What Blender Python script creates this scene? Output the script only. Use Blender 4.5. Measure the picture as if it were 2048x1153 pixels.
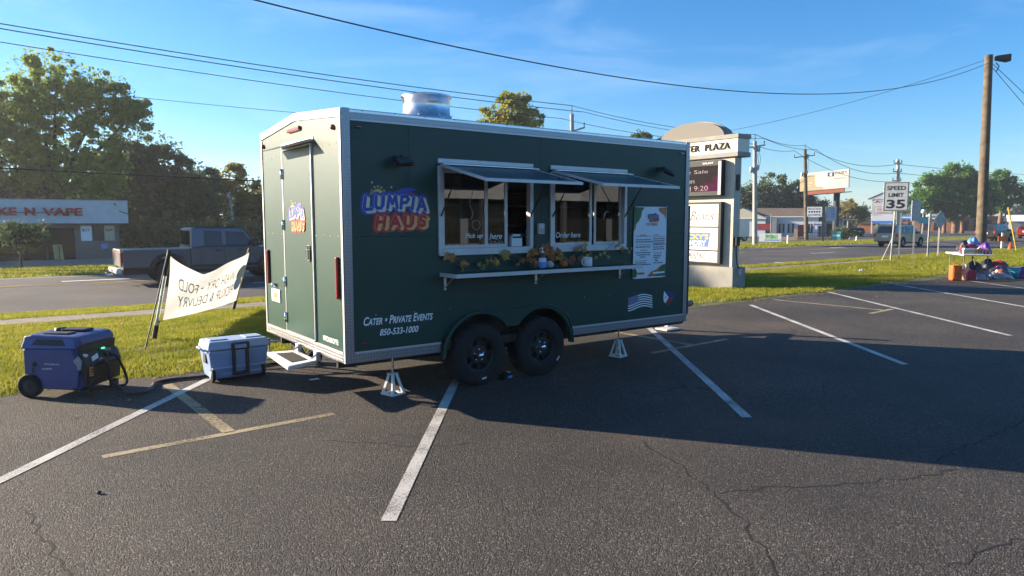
import bpy, bmesh, math, random
import numpy as np
from mathutils import Vector, Matrix
R = math.radians
random.seed(7); RNG = np.random.default_rng(7)
S = bpy.context.scene
COL = S.collection
for o in list(bpy.data.objects): bpy.data.objects.remove(o)

# ---------------------------------------------------------------- camera
cam = bpy.data.cameras.new('camera'); cam.lens = 24.40; cam.sensor_width = 36; cam.clip_end = 6000; cam.clip_start = 0.05
co = bpy.data.objects.new('camera', cam); COL.objects.link(co)
co.location = (0, 0, 1.7); co.rotation_euler = (R(90 - 5.508), 0, -0.6511)
S.camera = co
# ---------------------------------------------------------------- sky and sun
SUN_EL, SUN_V = R(17.0), Vector((-0.562, 0.827, 0)).normalized()
SUN = Vector((SUN_V.x * math.cos(SUN_EL), SUN_V.y * math.cos(SUN_EL), math.sin(SUN_EL)))
W = bpy.data.worlds.new('World'); S.world = W; W.use_nodes = True
nt = W.node_tree; nt.nodes.clear()
wo = nt.nodes.new('ShaderNodeOutputWorld'); bg = nt.nodes.new('ShaderNodeBackground'); sk = nt.nodes.new('ShaderNodeTexSky')
sk.sky_type = 'NISHITA'; sk.sun_disc = False; sk.sun_elevation = SUN_EL; sk.sun_rotation = math.atan2(SUN_V.x, SUN_V.y)
sk.altitude = 30; sk.air_density = 1.0; sk.dust_density = 0.25; sk.ozone_density = 5.2
bg.inputs[1].default_value = 0.072
# thin streaks of high cloud over the whole dome
tc = nt.nodes.new('ShaderNodeTexCoord'); mp = nt.nodes.new('ShaderNodeMapping'); ns = nt.nodes.new('ShaderNodeTexNoise')
mp.inputs['Scale'].default_value = (1.2, 1.2, 6.0); mp.inputs['Rotation'].default_value = (0.25, 0.1, 0.6)
ns.inputs['Scale'].default_value = 2.2; ns.inputs['Detail'].default_value = 6; ns.inputs['Roughness'].default_value = 0.55; ns.inputs['Distortion'].default_value = 0.6
cr = nt.nodes.new('ShaderNodeValToRGB'); cr.color_ramp.elements[0].position = 0.50; cr.color_ramp.elements[1].position = 0.86
cr.color_ramp.elements[1].color = (0.22, 0.22, 0.22, 1)
mx = nt.nodes.new('ShaderNodeMix'); mx.data_type = 'RGBA'; mx.inputs[7].default_value = (6.2, 7.0, 8.0, 1)
hs = nt.nodes.new('ShaderNodeHueSaturation'); hs.inputs['Saturation'].default_value = 1.18
nt.links.new(tc.outputs['Generated'], mp.inputs[0]); nt.links.new(mp.outputs[0], ns.inputs['Vector']); nt.links.new(ns.outputs[0], cr.inputs[0])
nt.links.new(cr.outputs[0], mx.inputs[0]); nt.links.new(sk.outputs[0], hs.inputs['Color']); nt.links.new(hs.outputs[0], mx.inputs[6]); nt.links.new(mx.outputs[2], bg.inputs[0]); nt.links.new(bg.outputs[0], wo.inputs[0])
sl = bpy.data.lights.new('sun', 'SUN'); sl.energy = 5.0; sl.angle = R(0.53); sl.color = (1.0, 0.83, 0.62)
so = bpy.data.objects.new('sun', sl); COL.objects.link(so); so.rotation_euler = SUN.to_track_quat('Z', 'Y').to_euler()
S.view_settings.view_transform = 'Standard'; S.view_settings.look = 'None'; S.view_settings.gamma = 1; S.view_settings.exposure = 1.65
S.render.engine = 'CYCLES'; S.cycles.use_denoising = True; S.cycles.max_bounces = 8; S.cycles.transparent_max_bounces = 16
S.cycles.sample_clamp_indirect = 6; S.cycles.caustics_reflective = False; S.cycles.caustics_refractive = False

# ---------------------------------------------------------------- materials
M = {}
def nodes(m): m.use_nodes = True; return m.node_tree, m.node_tree.nodes, m.node_tree.links
def pbr(name, col, rough=0.6, metal=0.0, var=0.0, vs=4.0, bump=0.0, bs=60.0, spec=0.5, coat=0.0, rvar=0.0, emit=None, detail=4, col2=None, vpos=(0.35, 0.65)):
    m = bpy.data.materials.new(name); t, n, l = nodes(m); b = n['Principled BSDF']
    b.inputs['Base Color'].default_value = (*col, 1); b.inputs['Roughness'].default_value = rough; b.inputs['Metallic'].default_value = metal
    b.inputs['Specular IOR Level'].default_value = spec; b.inputs['Coat Weight'].default_value = coat; b.inputs['Coat Roughness'].default_value = 0.08
    if emit: b.inputs['Emission Color'].default_value = (*emit[0], 1); b.inputs['Emission Strength'].default_value = emit[1]
    if var or bump or rvar or col2:
        tc = n.new('ShaderNodeTexCoord')
    if var or col2 or rvar:
        ns = n.new('ShaderNodeTexNoise'); ns.inputs['Scale'].default_value = vs; ns.inputs['Detail'].default_value = detail
        l.new(tc.outputs['Object'], ns.inputs['Vector'])
    if var or col2:
        r = n.new('ShaderNodeValToRGB'); e = r.color_ramp.elements; e[0].position, e[1].position = vpos
        c2 = col2 if col2 else tuple(min(1, c * (1 + var)) for c in col); c1 = col if col2 else tuple(c * (1 - var) for c in col)
        e[0].color = (*c1, 1); e[1].color = (*c2, 1); l.new(ns.outputs[0], r.inputs[0]); l.new(r.outputs[0], b.inputs['Base Color'])
    if rvar:
        mr = n.new('ShaderNodeMapRange'); mr.inputs['To Min'].default_value = max(0, rough - rvar); mr.inputs['To Max'].default_value = min(1, rough + rvar)
        mr.inputs['From Min'].default_value = 0.3; mr.inputs['From Max'].default_value = 0.7
        l.new(ns.outputs[0], mr.inputs[0]); l.new(mr.outputs[0], b.inputs['Roughness'])
    if bump:
        n2 = n.new('ShaderNodeTexNoise'); n2.inputs['Scale'].default_value = bs; n2.inputs['Detail'].default_value = 3; l.new(tc.outputs['Object'], n2.inputs['Vector'])
        bp = n.new('ShaderNodeBump'); bp.inputs['Strength'].default_value = bump; bp.inputs['Distance'].default_value = 0.01
        l.new(n2.outputs[0], bp.inputs['Height']); l.new(bp.outputs[0], b.inputs['Normal'])
    M[name] = m; return m
def mathn(n, l, op, a, b=None, c=None):
    x = n.new('ShaderNodeMath'); x.operation = op
    for i, v in enumerate((a, b, c)):
        if v is None: continue
        if isinstance(v, (int, float)): x.inputs[i].default_value = v
        else: l.new(v, x.inputs[i])
    return x.outputs[0]
def leafmat(name, ramp, trans=0.35, scale=0.6):
    m = bpy.data.materials.new(name); t, n, l = nodes(m); b = n['Principled BSDF']; b.inputs['Roughness'].default_value = 0.6; b.inputs['Specular IOR Level'].default_value = 0.25
    tc = n.new('ShaderNodeTexCoord'); a = n.new('ShaderNodeTexNoise'); a.inputs['Scale'].default_value = scale; a.inputs['Detail'].default_value = 5; a.inputs['Roughness'].default_value = 0.7
    l.new(tc.outputs['Object'], a.inputs['Vector']); r = n.new('ShaderNodeValToRGB'); e = r.color_ramp.elements
    while len(e) < len(ramp): e.new(0.5)
    for i, (p, c) in enumerate(ramp): e[i].position = p; e[i].color = (*c, 1)
    l.new(a.outputs[0], r.inputs[0]); l.new(r.outputs[0], b.inputs['Base Color'])
    tr = n.new('ShaderNodeBsdfTranslucent'); ms = n.new('ShaderNodeMixShader'); ms.inputs[0].default_value = trans
    l.new(r.outputs[0], tr.inputs[0]); l.new(b.outputs[0], ms.inputs[1]); l.new(tr.outputs[0], ms.inputs[2]); l.new(ms.outputs[0], n['Material Output'].inputs[0])
    M[name] = m; return m
def glassmat(name, tint, refl=0.08, rough=0.0):
    m = bpy.data.materials.new(name); t, n, l = nodes(m); n.remove(n['Principled BSDF'])
    tr = n.new('ShaderNodeBsdfTransparent'); tr.inputs[0].default_value = (*tint, 1); g = n.new('ShaderNodeBsdfGlossy'); g.inputs['Roughness'].default_value = rough
    f = n.new('ShaderNodeFresnel'); f.inputs[0].default_value = 1.5; ad = mathn(n, l, 'ADD', f.outputs[0], refl)
    ms = n.new('ShaderNodeMixShader'); l.new(ad, ms.inputs[0]); l.new(tr.outputs[0], ms.inputs[1]); l.new(g.outputs[0], ms.inputs[2]); l.new(ms.outputs[0], n['Material Output'].inputs[0])
    M[name] = m; return m
def asphaltmat(name, c1, c2, grain=190, bump=0.6, patch=0.35, tint=None):
    m = bpy.data.materials.new(name); t, n, l = nodes(m); b = n['Principled BSDF']; tc = n.new('ShaderNodeTexCoord')
    v = n.new('ShaderNodeTexVoronoi'); v.inputs['Scale'].default_value = grain; l.new(tc.outputs['Object'], v.inputs['Vector'])
    big = n.new('ShaderNodeTexNoise'); big.inputs['Scale'].default_value = patch; big.inputs['Detail'].default_value = 7; big.inputs['Roughness'].default_value = 0.62; l.new(tc.outputs['Object'], big.inputs['Vector'])
    mid = n.new('ShaderNodeTexNoise'); mid.inputs['Scale'].default_value = 38; mid.inputs['Detail'].default_value = 5; l.new(tc.outputs['Object'], mid.inputs['Vector'])
    r = n.new('ShaderNodeValToRGB'); e = r.color_ramp.elements; e[0].position = 0.05; e[1].position = 0.95; e[0].color = (*c1, 1); e[1].color = (*c2, 1)
    sep = n.new('ShaderNodeSeparateColor'); l.new(v.outputs['Color'], sep.inputs[0])
    mixv = mathn(n, l, 'ADD', mathn(n, l, 'MULTIPLY', sep.outputs[0], 0.62), mathn(n, l, 'MULTIPLY', mid.outputs[0], 0.38)); l.new(mixv, r.inputs[0])
    r2 = n.new('ShaderNodeValToRGB'); e = r2.color_ramp.elements; e[0].position = 0.3; e[1].position = 0.72; e[0].color = (0.55, 0.55, 0.57, 1); e[1].color = (1.55, 1.46, 1.34, 1)
    l.new(big.outputs[0], r2.inputs[0]); mu = n.new('ShaderNodeMix'); mu.data_type = 'RGBA'; mu.blend_type = 'MULTIPLY'; mu.inputs[0].default_value = 1
    chip = mathn(n, l, 'MULTIPLY', mathn(n, l, 'GREATER_THAN', sep.outputs[1], 0.93), 0.75); cm = n.new('ShaderNodeMix'); cm.data_type = 'RGBA'; cm.inputs[7].default_value = (c2[0] * 2.6, c2[1] * 2.6, c2[2] * 2.6, 1); l.new(chip, cm.inputs[0]); l.new(r.outputs[0], cm.inputs[6])
    du = n.new('ShaderNodeTexNoise'); du.inputs['Scale'].default_value = 0.22; du.inputs['Detail'].default_value = 8; du.inputs['Roughness'].default_value = 0.65; l.new(tc.outputs['Object'], du.inputs['Vector'])
    dr = n.new('ShaderNodeMapRange'); dr.inputs['From Min'].default_value = 0.52; dr.inputs['From Max'].default_value = 0.74; dr.inputs['To Max'].default_value = 0.55; l.new(du.outputs[0], dr.inputs[0])
    dm = n.new('ShaderNodeMix'); dm.data_type = 'RGBA'; dm.inputs[7].default_value = (c2[0] * 1.55, c2[1] * 1.35, c2[2] * 1.1, 1); l.new(dr.outputs[0], dm.inputs[0]); l.new(cm.outputs[2], dm.inputs[6]); l.new(dm.outputs[2], mu.inputs[6]); l.new(r2.outputs[0], mu.inputs[7]); l.new(mu.outputs[2], b.inputs['Base Color'])
    b.inputs['Roughness'].default_value = 0.82; b.inputs['Specular IOR Level'].default_value = 0.4
    # hairline cracking where the surface has aged most
    dn = n.new('ShaderNodeTexNoise'); dn.inputs['Scale'].default_value = 1.7; dn.inputs['Detail'].default_value = 5; l.new(tc.outputs['Object'], dn.inputs['Vector'])
    va = n.new('ShaderNodeVectorMath'); va.operation = 'MULTIPLY_ADD'; va.inputs[1].default_value = (.55, .55, .55); l.new(dn.outputs['Color'], va.inputs[0]); l.new(tc.outputs['Object'], va.inputs[2])
    ve = n.new('ShaderNodeTexVoronoi'); ve.feature = 'DISTANCE_TO_EDGE'; ve.inputs['Scale'].default_value = 0.55; l.new(va.outputs[0], ve.inputs['Vector'])
    ck = mathn(n, l, 'LESS_THAN', ve.outputs['Distance'], mathn(n, l, 'MULTIPLY', mathn(n, l, 'SUBTRACT', big.outputs[0], 0.47), 0.025))
    mc = n.new('ShaderNodeMix'); mc.data_type = 'RGBA'; mc.inputs[7].default_value = (.012, .012, .013, 1); l.new(ck, mc.inputs[0]); l.new(mu.outputs[2], mc.inputs[6]); l.new(mc.outputs[2], b.inputs['Base Color'])
    bp = n.new('ShaderNodeBump'); bp.inputs['Strength'].default_value = bump; bp.inputs['Distance'].default_value = 0.011
    l.new(mathn(n, l, 'ADD', mathn(n, l, 'MULTIPLY', v.outputs['Distance'], -1.0), mathn(n, l, 'MULTIPLY', mid.outputs[0], 1.4)), bp.inputs['Height']); l.new(bp.outputs[0], b.inputs['Normal'])
    M[name] = m; return m
def wornpaint(name, col, thresh=0.42, soft=0.12, scale=55, radial=False, cap=1.0):
    m = bpy.data.materials.new(name); t, n, l = nodes(m); b = n['Principled BSDF']; tc = n.new('ShaderNodeTexCoord')
    a = n.new('ShaderNodeTexNoise'); a.inputs['Scale'].default_value = scale; a.inputs['Detail'].default_value = 6; a.inputs['Roughness'].default_value = 0.75; l.new(tc.outputs['Object'], a.inputs['Vector'])
    c = n.new('ShaderNodeTexNoise'); c.inputs['Scale'].default_value = 2.3; c.inputs['Detail'].default_value = 4; l.new(tc.outputs['Object'], c.inputs['Vector'])
    mixv = mathn(n, l, 'ADD', mathn(n, l, 'MULTIPLY', a.outputs[0], 0.7), mathn(n, l, 'MULTIPLY', c.outputs[0], 0.3))
    if radial:
        vd = n.new('ShaderNodeVectorMath'); vd.operation = 'DISTANCE'; vd.inputs[1].default_value = (0.5, 0.5, 0.0); l.new(tc.outputs['Generated'], vd.inputs[0])
        mixv = mathn(n, l, 'ADD', mixv, mathn(n, l, 'SUBTRACT', 0.16, mathn(n, l, 'MULTIPLY', vd.outputs['Value'], 0.72)))
    r = n.new('ShaderNodeValToRGB'); e = r.color_ramp.elements; e[0].position = thresh - soft; e[1].position = thresh + soft; l.new(mixv, r.inputs[0]); e[1].color = (cap, cap, cap, 1)
    tr = n.new('ShaderNodeBsdfTransparent'); ms = n.new('ShaderNodeMixShader'); l.new(r.outputs[0], ms.inputs[0]); l.new(tr.outputs[0], ms.inputs[1]); l.new(b.outputs[0], ms.inputs[2]); l.new(ms.outputs[0], n['Material Output'].inputs[0])
    r2 = n.new('ShaderNodeValToRGB'); e = r2.color_ramp.elements; e[0].position = 0.3; e[1].position = 0.7; e[0].color = (*[x * 0.72 for x in col], 1); e[1].color = (*col, 1)
    l.new(c.outputs[0], r2.inputs[0]); l.new(r2.outputs[0], b.inputs['Base Color']); b.inputs['Roughness'].default_value = 0.75
    bp = n.new('ShaderNodeBump'); bp.inputs['Strength'].default_value = 0.35; bp.inputs['Distance'].default_value = 0.005; l.new(a.outputs[0], bp.inputs['Height']); l.new(bp.outputs[0], b.inputs['Normal'])
    M[name] = m; return m
def diamondmat(name, col, rough, s=0.029):
    m = bpy.data.materials.new(name); t, n, l = nodes(m); b = n['Principled BSDF']; tc = n.new('ShaderNodeTexCoord'); sp = n.new('ShaderNodeSeparateXYZ'); l.new(tc.outputs['Object'], sp.inputs[0])
    u = mathn(n, l, 'DIVIDE', mathn(n, l, 'ADD', sp.outputs[0], sp.outputs[1]), s); v = mathn(n, l, 'DIVIDE', sp.outputs[2], s)
    px = mathn(n, l, 'SUBTRACT', mathn(n, l, 'FRACT', u), 0.5); py = mathn(n, l, 'SUBTRACT', mathn(n, l, 'FRACT', v), 0.5)
    par = mathn(n, l, 'MODULO', mathn(n, l, 'ADD', mathn(n, l, 'FLOOR', u), mathn(n, l, 'ADD', mathn(n, l, 'FLOOR', v), 1000.0)), 2.0)
    sg = mathn(n, l, 'SUBTRACT', mathn(n, l, 'MULTIPLY', par, 2.0), 1.0)
    q = mathn(n, l, 'MULTIPLY', py, sg); a = mathn(n, l, 'ADD', px, q); d = mathn(n, l, 'SUBTRACT', px, q)
    dd = mathn(n, l, 'ADD', mathn(n, l, 'POWER', mathn(n, l, 'ABSOLUTE', mathn(n, l, 'DIVIDE', a, 0.62)), 2.0), mathn(n, l, 'POWER', mathn(n, l, 'ABSOLUTE', mathn(n, l, 'DIVIDE', d, 0.22)), 2.0))
    h = mathn(n, l, 'SUBTRACT', 1.0, dd); hn = n.new('ShaderNodeClamp'); l.new(h, hn.inputs[0])
    bp = n.new('ShaderNodeBump'); bp.inputs['Strength'].default_value = 0.85; bp.inputs['Distance'].default_value = 0.004; l.new(hn.outputs[0], bp.inputs['Height']); l.new(bp.outputs[0], b.inputs['Normal'])
    mr = n.new('ShaderNodeMix'); mr.data_type = 'RGBA'; mr.inputs[6].default_value = (*[x * .78 for x in col], 1); mr.inputs[7].default_value = (*[min(1, x * 1.4) for x in col], 1); l.new(hn.outputs[0], mr.inputs[0]); l.new(mr.outputs[2], b.inputs['Base Color'])  # raised lozenges coloured lighter, painting in the light their relief would catch
    b.inputs['Metallic'].default_value = 0.85; b.inputs['Roughness'].default_value = rough
    M[name] = m; return m
def brickmat(name, c1, c2, mortar, scale=1.0):
    m = bpy.data.materials.new(name); t, n, l = nodes(m); b = n['Principled BSDF']; tc = n.new('ShaderNodeTexCoord'); mp = n.new('ShaderNodeMapping'); mp.inputs['Rotation'].default_value = (R(90), 0, 0)
    l.new(tc.outputs['Object'], mp.inputs[0]); k = n.new('ShaderNodeTexBrick'); k.inputs['Color1'].default_value = (*c1, 1); k.inputs['Color2'].default_value = (*c2, 1); k.inputs['Mortar'].default_value = (*mortar, 1)
    k.inputs['Scale'].default_value = scale; k.inputs['Brick Width'].default_value = 0.21; k.inputs['Row Height'].default_value = 0.076; k.inputs['Mortar Size'].default_value = 0.007
    l.new(mp.outputs[0], k.inputs['Vector']); l.new(k.outputs[0], b.inputs['Base Color']); b.inputs['Roughness'].default_value = 0.85; M[name] = m; return m

asphaltmat('asphalt', (0.003, 0.003, 0.0034), (0.085, 0.079, 0.075), 125, 1.0)
asphaltmat('road', (0.035, 0.034, 0.034), (0.088, 0.085, 0.082), 90, 0.3, 0.25)
wornpaint('linepaint', (0.60, 0.58, 0.54), 0.43, 0.08, 85)
wornpaint('fadedpaint', (0.40, 0.33, 0.20), 0.42, 0.10, 40)
wornpaint('orangepaint', (0.75, 0.22, 0.05), 0.43, 0.07, 30, True)
wornpaint('roadpaint', (0.78, 0.76, 0.72), 0.30, 0.1, 20)
wornpaint('yellowpaint', (0.62, 0.40, 0.08), 0.36, 0.1, 20)
wornpaint('oilstain', (0.008, 0.008, 0.009), 0.55, 0.14, 10, True, 0.75)
wornpaint('edgedirt', (0.16, 0.12, 0.075), 0.50, 0.10, 9, False, 0.8)
wornpaint('duststain', (0.30, 0.21, 0.13), 0.52, 0.14, 14, True, 0.55)
pbr('crack', (0.012, 0.012, 0.013), 0.95)
pbr('soil', (0.10, 0.115, 0.03), 0.95, var=0.45, vs=6, bump=0.6, bs=40, detail=8)
pbr('farland', (0.09, 0.11, 0.04), 0.95, var=0.4, vs=0.15)
leafmat('grassblade', [(0.3, (0.15, 0.185, 0.018)), (0.5, (0.27, 0.28, 0.028)), (0.72, (0.38, 0.34, 0.07))], 0.5, 1.4)
pbr('concrete', (0.22, 0.19, 0.15), 0.9, var=0.2, vs=3, bump=0.3, bs=120)
pbr('paintgreen', (0.009, 0.053, 0.041), 0.38, var=0.12, vs=0.7, bump=0.10, bs=1.4, spec=0.37)
pbr('paintgreen_trim', (0.010, 0.050, 0.040), 0.30, coat=0.2); pbr('flappaint', (0.018, 0.045, 0.055), 0.28)
diamondmat('diamond', (0.40, 0.40, 0.42), 0.34)
pbr('aluminium', (0.74, 0.74, 0.76), 0.33, metal=0.9, var=0.06, vs=12)
pbr('whitealu', (0.60, 0.59, 0.58), 0.42, metal=0.25, var=0.06, vs=9)
pbr('galv', (0.66, 0.68, 0.70), 0.28, metal=0.95, var=0.12, vs=5, rvar=0.08)
pbr('chrome', (0.85, 0.86, 0.88), 0.12, metal=1.0)
pbr('blackmetal', (0.012, 0.012, 0.013), 0.42, rvar=0.1, vs=20)
pbr('blackgloss', (0.012, 0.012, 0.014), 0.22, coat=0.4)
pbr('blackplastic', (0.018, 0.018, 0.019), 0.55, bump=0.1, bs=300)
pbr('rubber', (0.010, 0.010, 0.0105), 0.85, var=0.35, vs=14, bump=0.25, bs=60)
pbr('interior', (0.05, 0.05, 0.055), 0.6); pbr('steelin', (0.55, 0.55, 0.56), 0.3, metal=0.9)
glassmat('glass', (0.50, 0.53, 0.53), 0.11)
glassmat('carglass', (0.10, 0.11, 0.12), 0.07)
pbr('shopglass', (0.012, 0.014, 0.014), 0.04, spec=0.5)
pbr('redlens', (0.30, 0.010, 0.014), 0.25, coat=0.5, spec=0.6); pbr('amberlens', (0.35, 0.07, 0.02), 0.3, coat=0.4)
pbr('white', (0.80, 0.80, 0.79), 0.5, var=0.05, vs=8); pbr('whitepaint', (0.72, 0.71, 0.69), 0.45, var=0.12, vs=14)
pbr('decalwhite', (0.88, 0.88, 0.88), 0.4); pbr('ink', (0.02, 0.02, 0.025), 0.6); pbr('greyink', (0.42, 0.42, 0.45), 0.6)
pbr('logoblue', (0.03, 0.065, 0.36), 0.4); pbr('logoblue2', (0.05, 0.085, 0.42), 0.4); pbr('logocream', (0.80, 0.70, 0.42), 0.4); pbr('logored', (0.62, 0.022, 0.025), 0.4); pbr('logored2', (0.70, 0.035, 0.035), 0.4)
pbr('logogold', (0.80, 0.52, 0.10), 0.4); pbr('logoorange', (0.85, 0.48, 0.16), 0.4); pbr('flagblue', (0.015, 0.03, 0.22), 0.4); pbr('flagred', (0.40, 0.02, 0.03), 0.4); pbr('navy', (0.012, 0.014, 0.04), 0.4)
pbr('menuwhite', (0.84, 0.85, 0.88), 0.35); pbr('leafgreen', (0.03, 0.14, 0.04), 0.5); pbr('menuorange', (0.55, 0.20, 0.06), 0.5)
# ---------------------------------------------------------------- mesh helpers
class MB:
    def __init__(s): s.v = []; s.f = []; s.m = []; s.sm = []
    def add(s, vs, fs, mi=0, sm=False):
        k = len(s.v); s.v += [tuple(v) for v in vs]; s.f += [tuple(i + k for i in f) for f in fs]; s.m += [mi] * len(fs); s.sm += [sm] * len(fs); return s
    def box(s, x0, x1, y0, y1, z0, z1, mi=0):
        return s.add([(x0, y0, z0), (x1, y0, z0), (x1, y1, z0), (x0, y1, z0), (x0, y0, z1), (x1, y0, z1), (x1, y1, z1), (x0, y1, z1)],
                     [(0, 3, 2, 1), (4, 5, 6, 7), (0, 1, 5, 4), (1, 2, 6, 5), (2, 3, 7, 6), (3, 0, 4, 7)], mi)
    def hexa(s, b, t, mi=0):   # b, t: four corners each, same winding
        return s.add(list(b) + list(t), [(0, 3, 2, 1), (4, 5, 6, 7), (0, 1, 5, 4), (1, 2, 6, 5), (2, 3, 7, 6), (3, 0, 4, 7)], mi)
    def prism(s, poly, axis, a, b, mi=0, sm=False):   # poly in the plane across axis; 'y': (x,z)  'x': (y,z)  'z': (x,y)
        def P(q, d): return {'y': (q[0], d, q[1]), 'x': (d, q[0], q[1]), 'z': (q[0], q[1], d)}[axis]
        n = len(poly); vs = [P(q, a) for q in poly] + [P(q, b) for q in poly]
        s.add(vs, [tuple(range(n)), tuple(range(2 * n - 1, n - 1, -1))], mi)
        k = len(s.v) - 2 * n
        s.f += [(k + i, k + n + i, k + n + (i + 1) % n, k + (i + 1) % n) for i in range(n)]; s.m += [mi] * n; s.sm += [sm] * n
        return s
    def tube(s, pts, r, n=8, mi=0, caps=True):
        pts = [Vector(p) for p in pts]; rs = r if isinstance(r, (list, tuple)) else [r] * len(pts); rings = []
        up = None
        for i, p in enumerate(pts):
            d = (pts[min(i + 1, len(pts) - 1)] - pts[max(i - 1, 0)]).normalized()
            if up is None: up = Vector((0, 0, 1)) if abs(d.z) < 0.9 else Vector((1, 0, 0))
            a = d.cross(up).normalized(); b = a.cross(d).normalized(); up = b
            rings.append([p + (a * math.cos(t) + b * math.sin(t)) * rs[i] for t in [2 * math.pi * k / n for k in range(n)]])
        vs = [q for g in rings for q in g]; fs = [(i * n + k, i * n + (k + 1) % n, (i + 1) * n + (k + 1) % n, (i + 1) * n + k) for i in range(len(pts) - 1) for k in range(n)]
        s.add(vs, fs, mi, True)
        if caps: s.add(rings[0], [tuple(range(n - 1, -1, -1))], mi); s.add(rings[-1], [tuple(range(n))], mi)
        return s
    def lathe(s, prof, c, axis='z', n=24, mi=0, sm=True):   # prof: (radius, height)
        vs = []
        for r, h in prof:
            for k in range(n):
                t = 2 * math.pi * k / n; a, b = r * math.cos(t), r * math.sin(t)
                vs.append({'z': (c[0] + a, c[1] + b, c[2] + h), 'y': (c[0] + a, c[1] + h, c[2] + b), 'x': (c[0] + h, c[1] + a, c[2] + b)}[axis])
        fs = [(i * n + k, i * n + (k + 1) % n, (i + 1) * n + (k + 1) % n, (i + 1) * n + k) for i in range(len(prof) - 1) for k in range(n)]
        return s.add(vs, fs, mi, sm)
    def disc(s, c, r, axis='y', n=20, mi=0, ry=None):
        ry = ry or r; pts = [(r * math.cos(2 * math.pi * k / n), ry * math.sin(2 * math.pi * k / n)) for k in range(n)]
        vs = [{'z': (c[0] + a, c[1] + b, c[2]), 'y': (c[0] + a, c[1], c[2] + b), 'x': (c[0], c[1] + a, c[2] + b)}[axis] for a, b in pts]
        return s.add(vs, [tuple(range(n))], mi)
    def ball(s, c, rx, ry, rz, n=14, m=9, mi=0):
        prof = [(math.sin(math.pi * i / m), -math.cos(math.pi * i / m)) for i in range(m + 1)]; vs = [(c[0] + rx * max(r, 1e-4) * math.cos(2 * math.pi * k / n), c[1] + ry * max(r, 1e-4) * math.sin(2 * math.pi * k / n), c[2] + rz * h) for r, h in prof for k in range(n)]
        return s.add(vs, [(i * n + k, i * n + (k + 1) % n, (i + 1) * n + (k + 1) % n, (i + 1) * n + k) for i in range(m) for k in range(n)], mi, True)
    def tri(s, pts, mi=0): return s.add(pts, [tuple(range(len(pts)))], mi)
    def xf(s, mat): s.v = [tuple(mat @ Vector(v)) for v in s.v]; return s
    def build(s, name, mat, parent=None, bevel=0.0, seg=2):
        me = bpy.data.meshes.new(name); me.from_pydata(s.v, [], s.f)
        for x in (mat if isinstance(mat, (list, tuple)) else [mat]): me.materials.append(M[x])
        me.polygons.foreach_set('material_index', s.m); me.polygons.foreach_set('use_smooth', s.sm); me.update()
        return link(name, me, parent, bevel, seg)
def link(name, me, parent=None, bevel=0.0, seg=2):
    o = bpy.data.objects.new(name, me); COL.objects.link(o)
    if parent: o.parent = parent
    if bevel:
        b = o.modifiers.new('bevel', 'BEVEL'); b.width = bevel; b.segments = seg; b.limit_method = 'ANGLE'; b.angle_limit = R(40)
    return o
def tag(o, label=None, cat=None, group=None, kind=None):
    if label: o['label'] = label
    if cat: o['category'] = cat
    if group: o['group'] = group
    if kind: o['kind'] = kind
    return o
def thing(name, label, cat, loc=(0, 0, 0), rz=0.0, group=None):
    o = bpy.data.objects.new(name, None); COL.objects.link(o); o.location = loc; o.rotation_euler = (0, 0, rz); o.empty_display_size = 0.1
    return tag(o, label, cat, group)
def copy_tree(o, parent=None):
    c = o.copy(); COL.objects.link(c); c.parent = parent
    for ch in [x for x in o.children]: copy_tree(ch, c)
    return c
def text(name, body, mat, parent, org, U, V, w, h, N=None, lift=0.002, shear=0.0, bold=0.0, small=None, extrude=0.0, res=3, curve=None):
    """lettering fitted into a w x h box whose lower left corner is org, along U and V"""
    c = bpy.data.curves.new(name, 'FONT'); c.body = body; c.shear = shear; c.offset = bold; c.resolution_u = res; c.extrude = 0
    if small:
        c.small_caps_scale = small
        for i, ch in enumerate(body):
            if ch.islower(): c.body_format[i].use_small_caps = True
    t = bpy.data.objects.new(name, c); COL.objects.link(t); me = bpy.data.meshes.new_from_object(t); bpy.data.objects.remove(t); bpy.data.curves.remove(c)
    n = len(me.vertices); a = np.empty(n * 3); me.vertices.foreach_get('co', a); a = a.reshape(-1, 3)
    lo, hi = a.min(0), a.max(0); U, V = Vector(U).normalized(), Vector(V).normalized(); N = Vector(N) if N else U.cross(V)
    x = (a[:, 0] - lo[0]) / max(hi[0] - lo[0], 1e-6) * w; y = (a[:, 1] - lo[1]) / max(hi[1] - lo[1], 1e-6) * h
    if curve is not None: y = y + curve(x / w)
    P = np.array(org)[None] + x[:, None] * np.array(U) + y[:, None] * np.array(V) + np.array(N)[None] * lift
    if extrude:
        bm = bmesh.new(); me.vertices.foreach_set('co', P.ravel()); bm.from_mesh(me); g = bmesh.ops.extrude_face_region(bm, geom=bm.faces[:])
        bmesh.ops.translate(bm, vec=N * extrude, verts=[e for e in g['geom'] if isinstance(e, bmesh.types.BMVert)]); bmesh.ops.recalc_face_normals(bm, faces=bm.faces[:]); bm.to_mesh(me); bm.free()
    else: me.vertices.foreach_set('co', P.ravel())
    me.materials.clear(); me.materials.append(M[mat]); me.update()
    return link(name, me, parent)
def npmesh(name, V, F, mat, parent=None, smooth=False):
    """large mesh from arrays; F is (n,3) or (n,4)"""
    me = bpy.data.meshes.new(name); k = F.shape[1]; me.vertices.add(len(V)); me.vertices.foreach_set('co', V.astype(np.float32).ravel())
    me.loops.add(F.size); me.loops.foreach_set('vertex_index', F.astype(np.int32).ravel()); me.polygons.add(len(F)); me.polygons.foreach_set('loop_start', np.arange(0, F.size, k, dtype=np.int32))
    me.update(calc_edges=True); me.materials.append(M[mat]); return link(name, me, parent)

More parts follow.
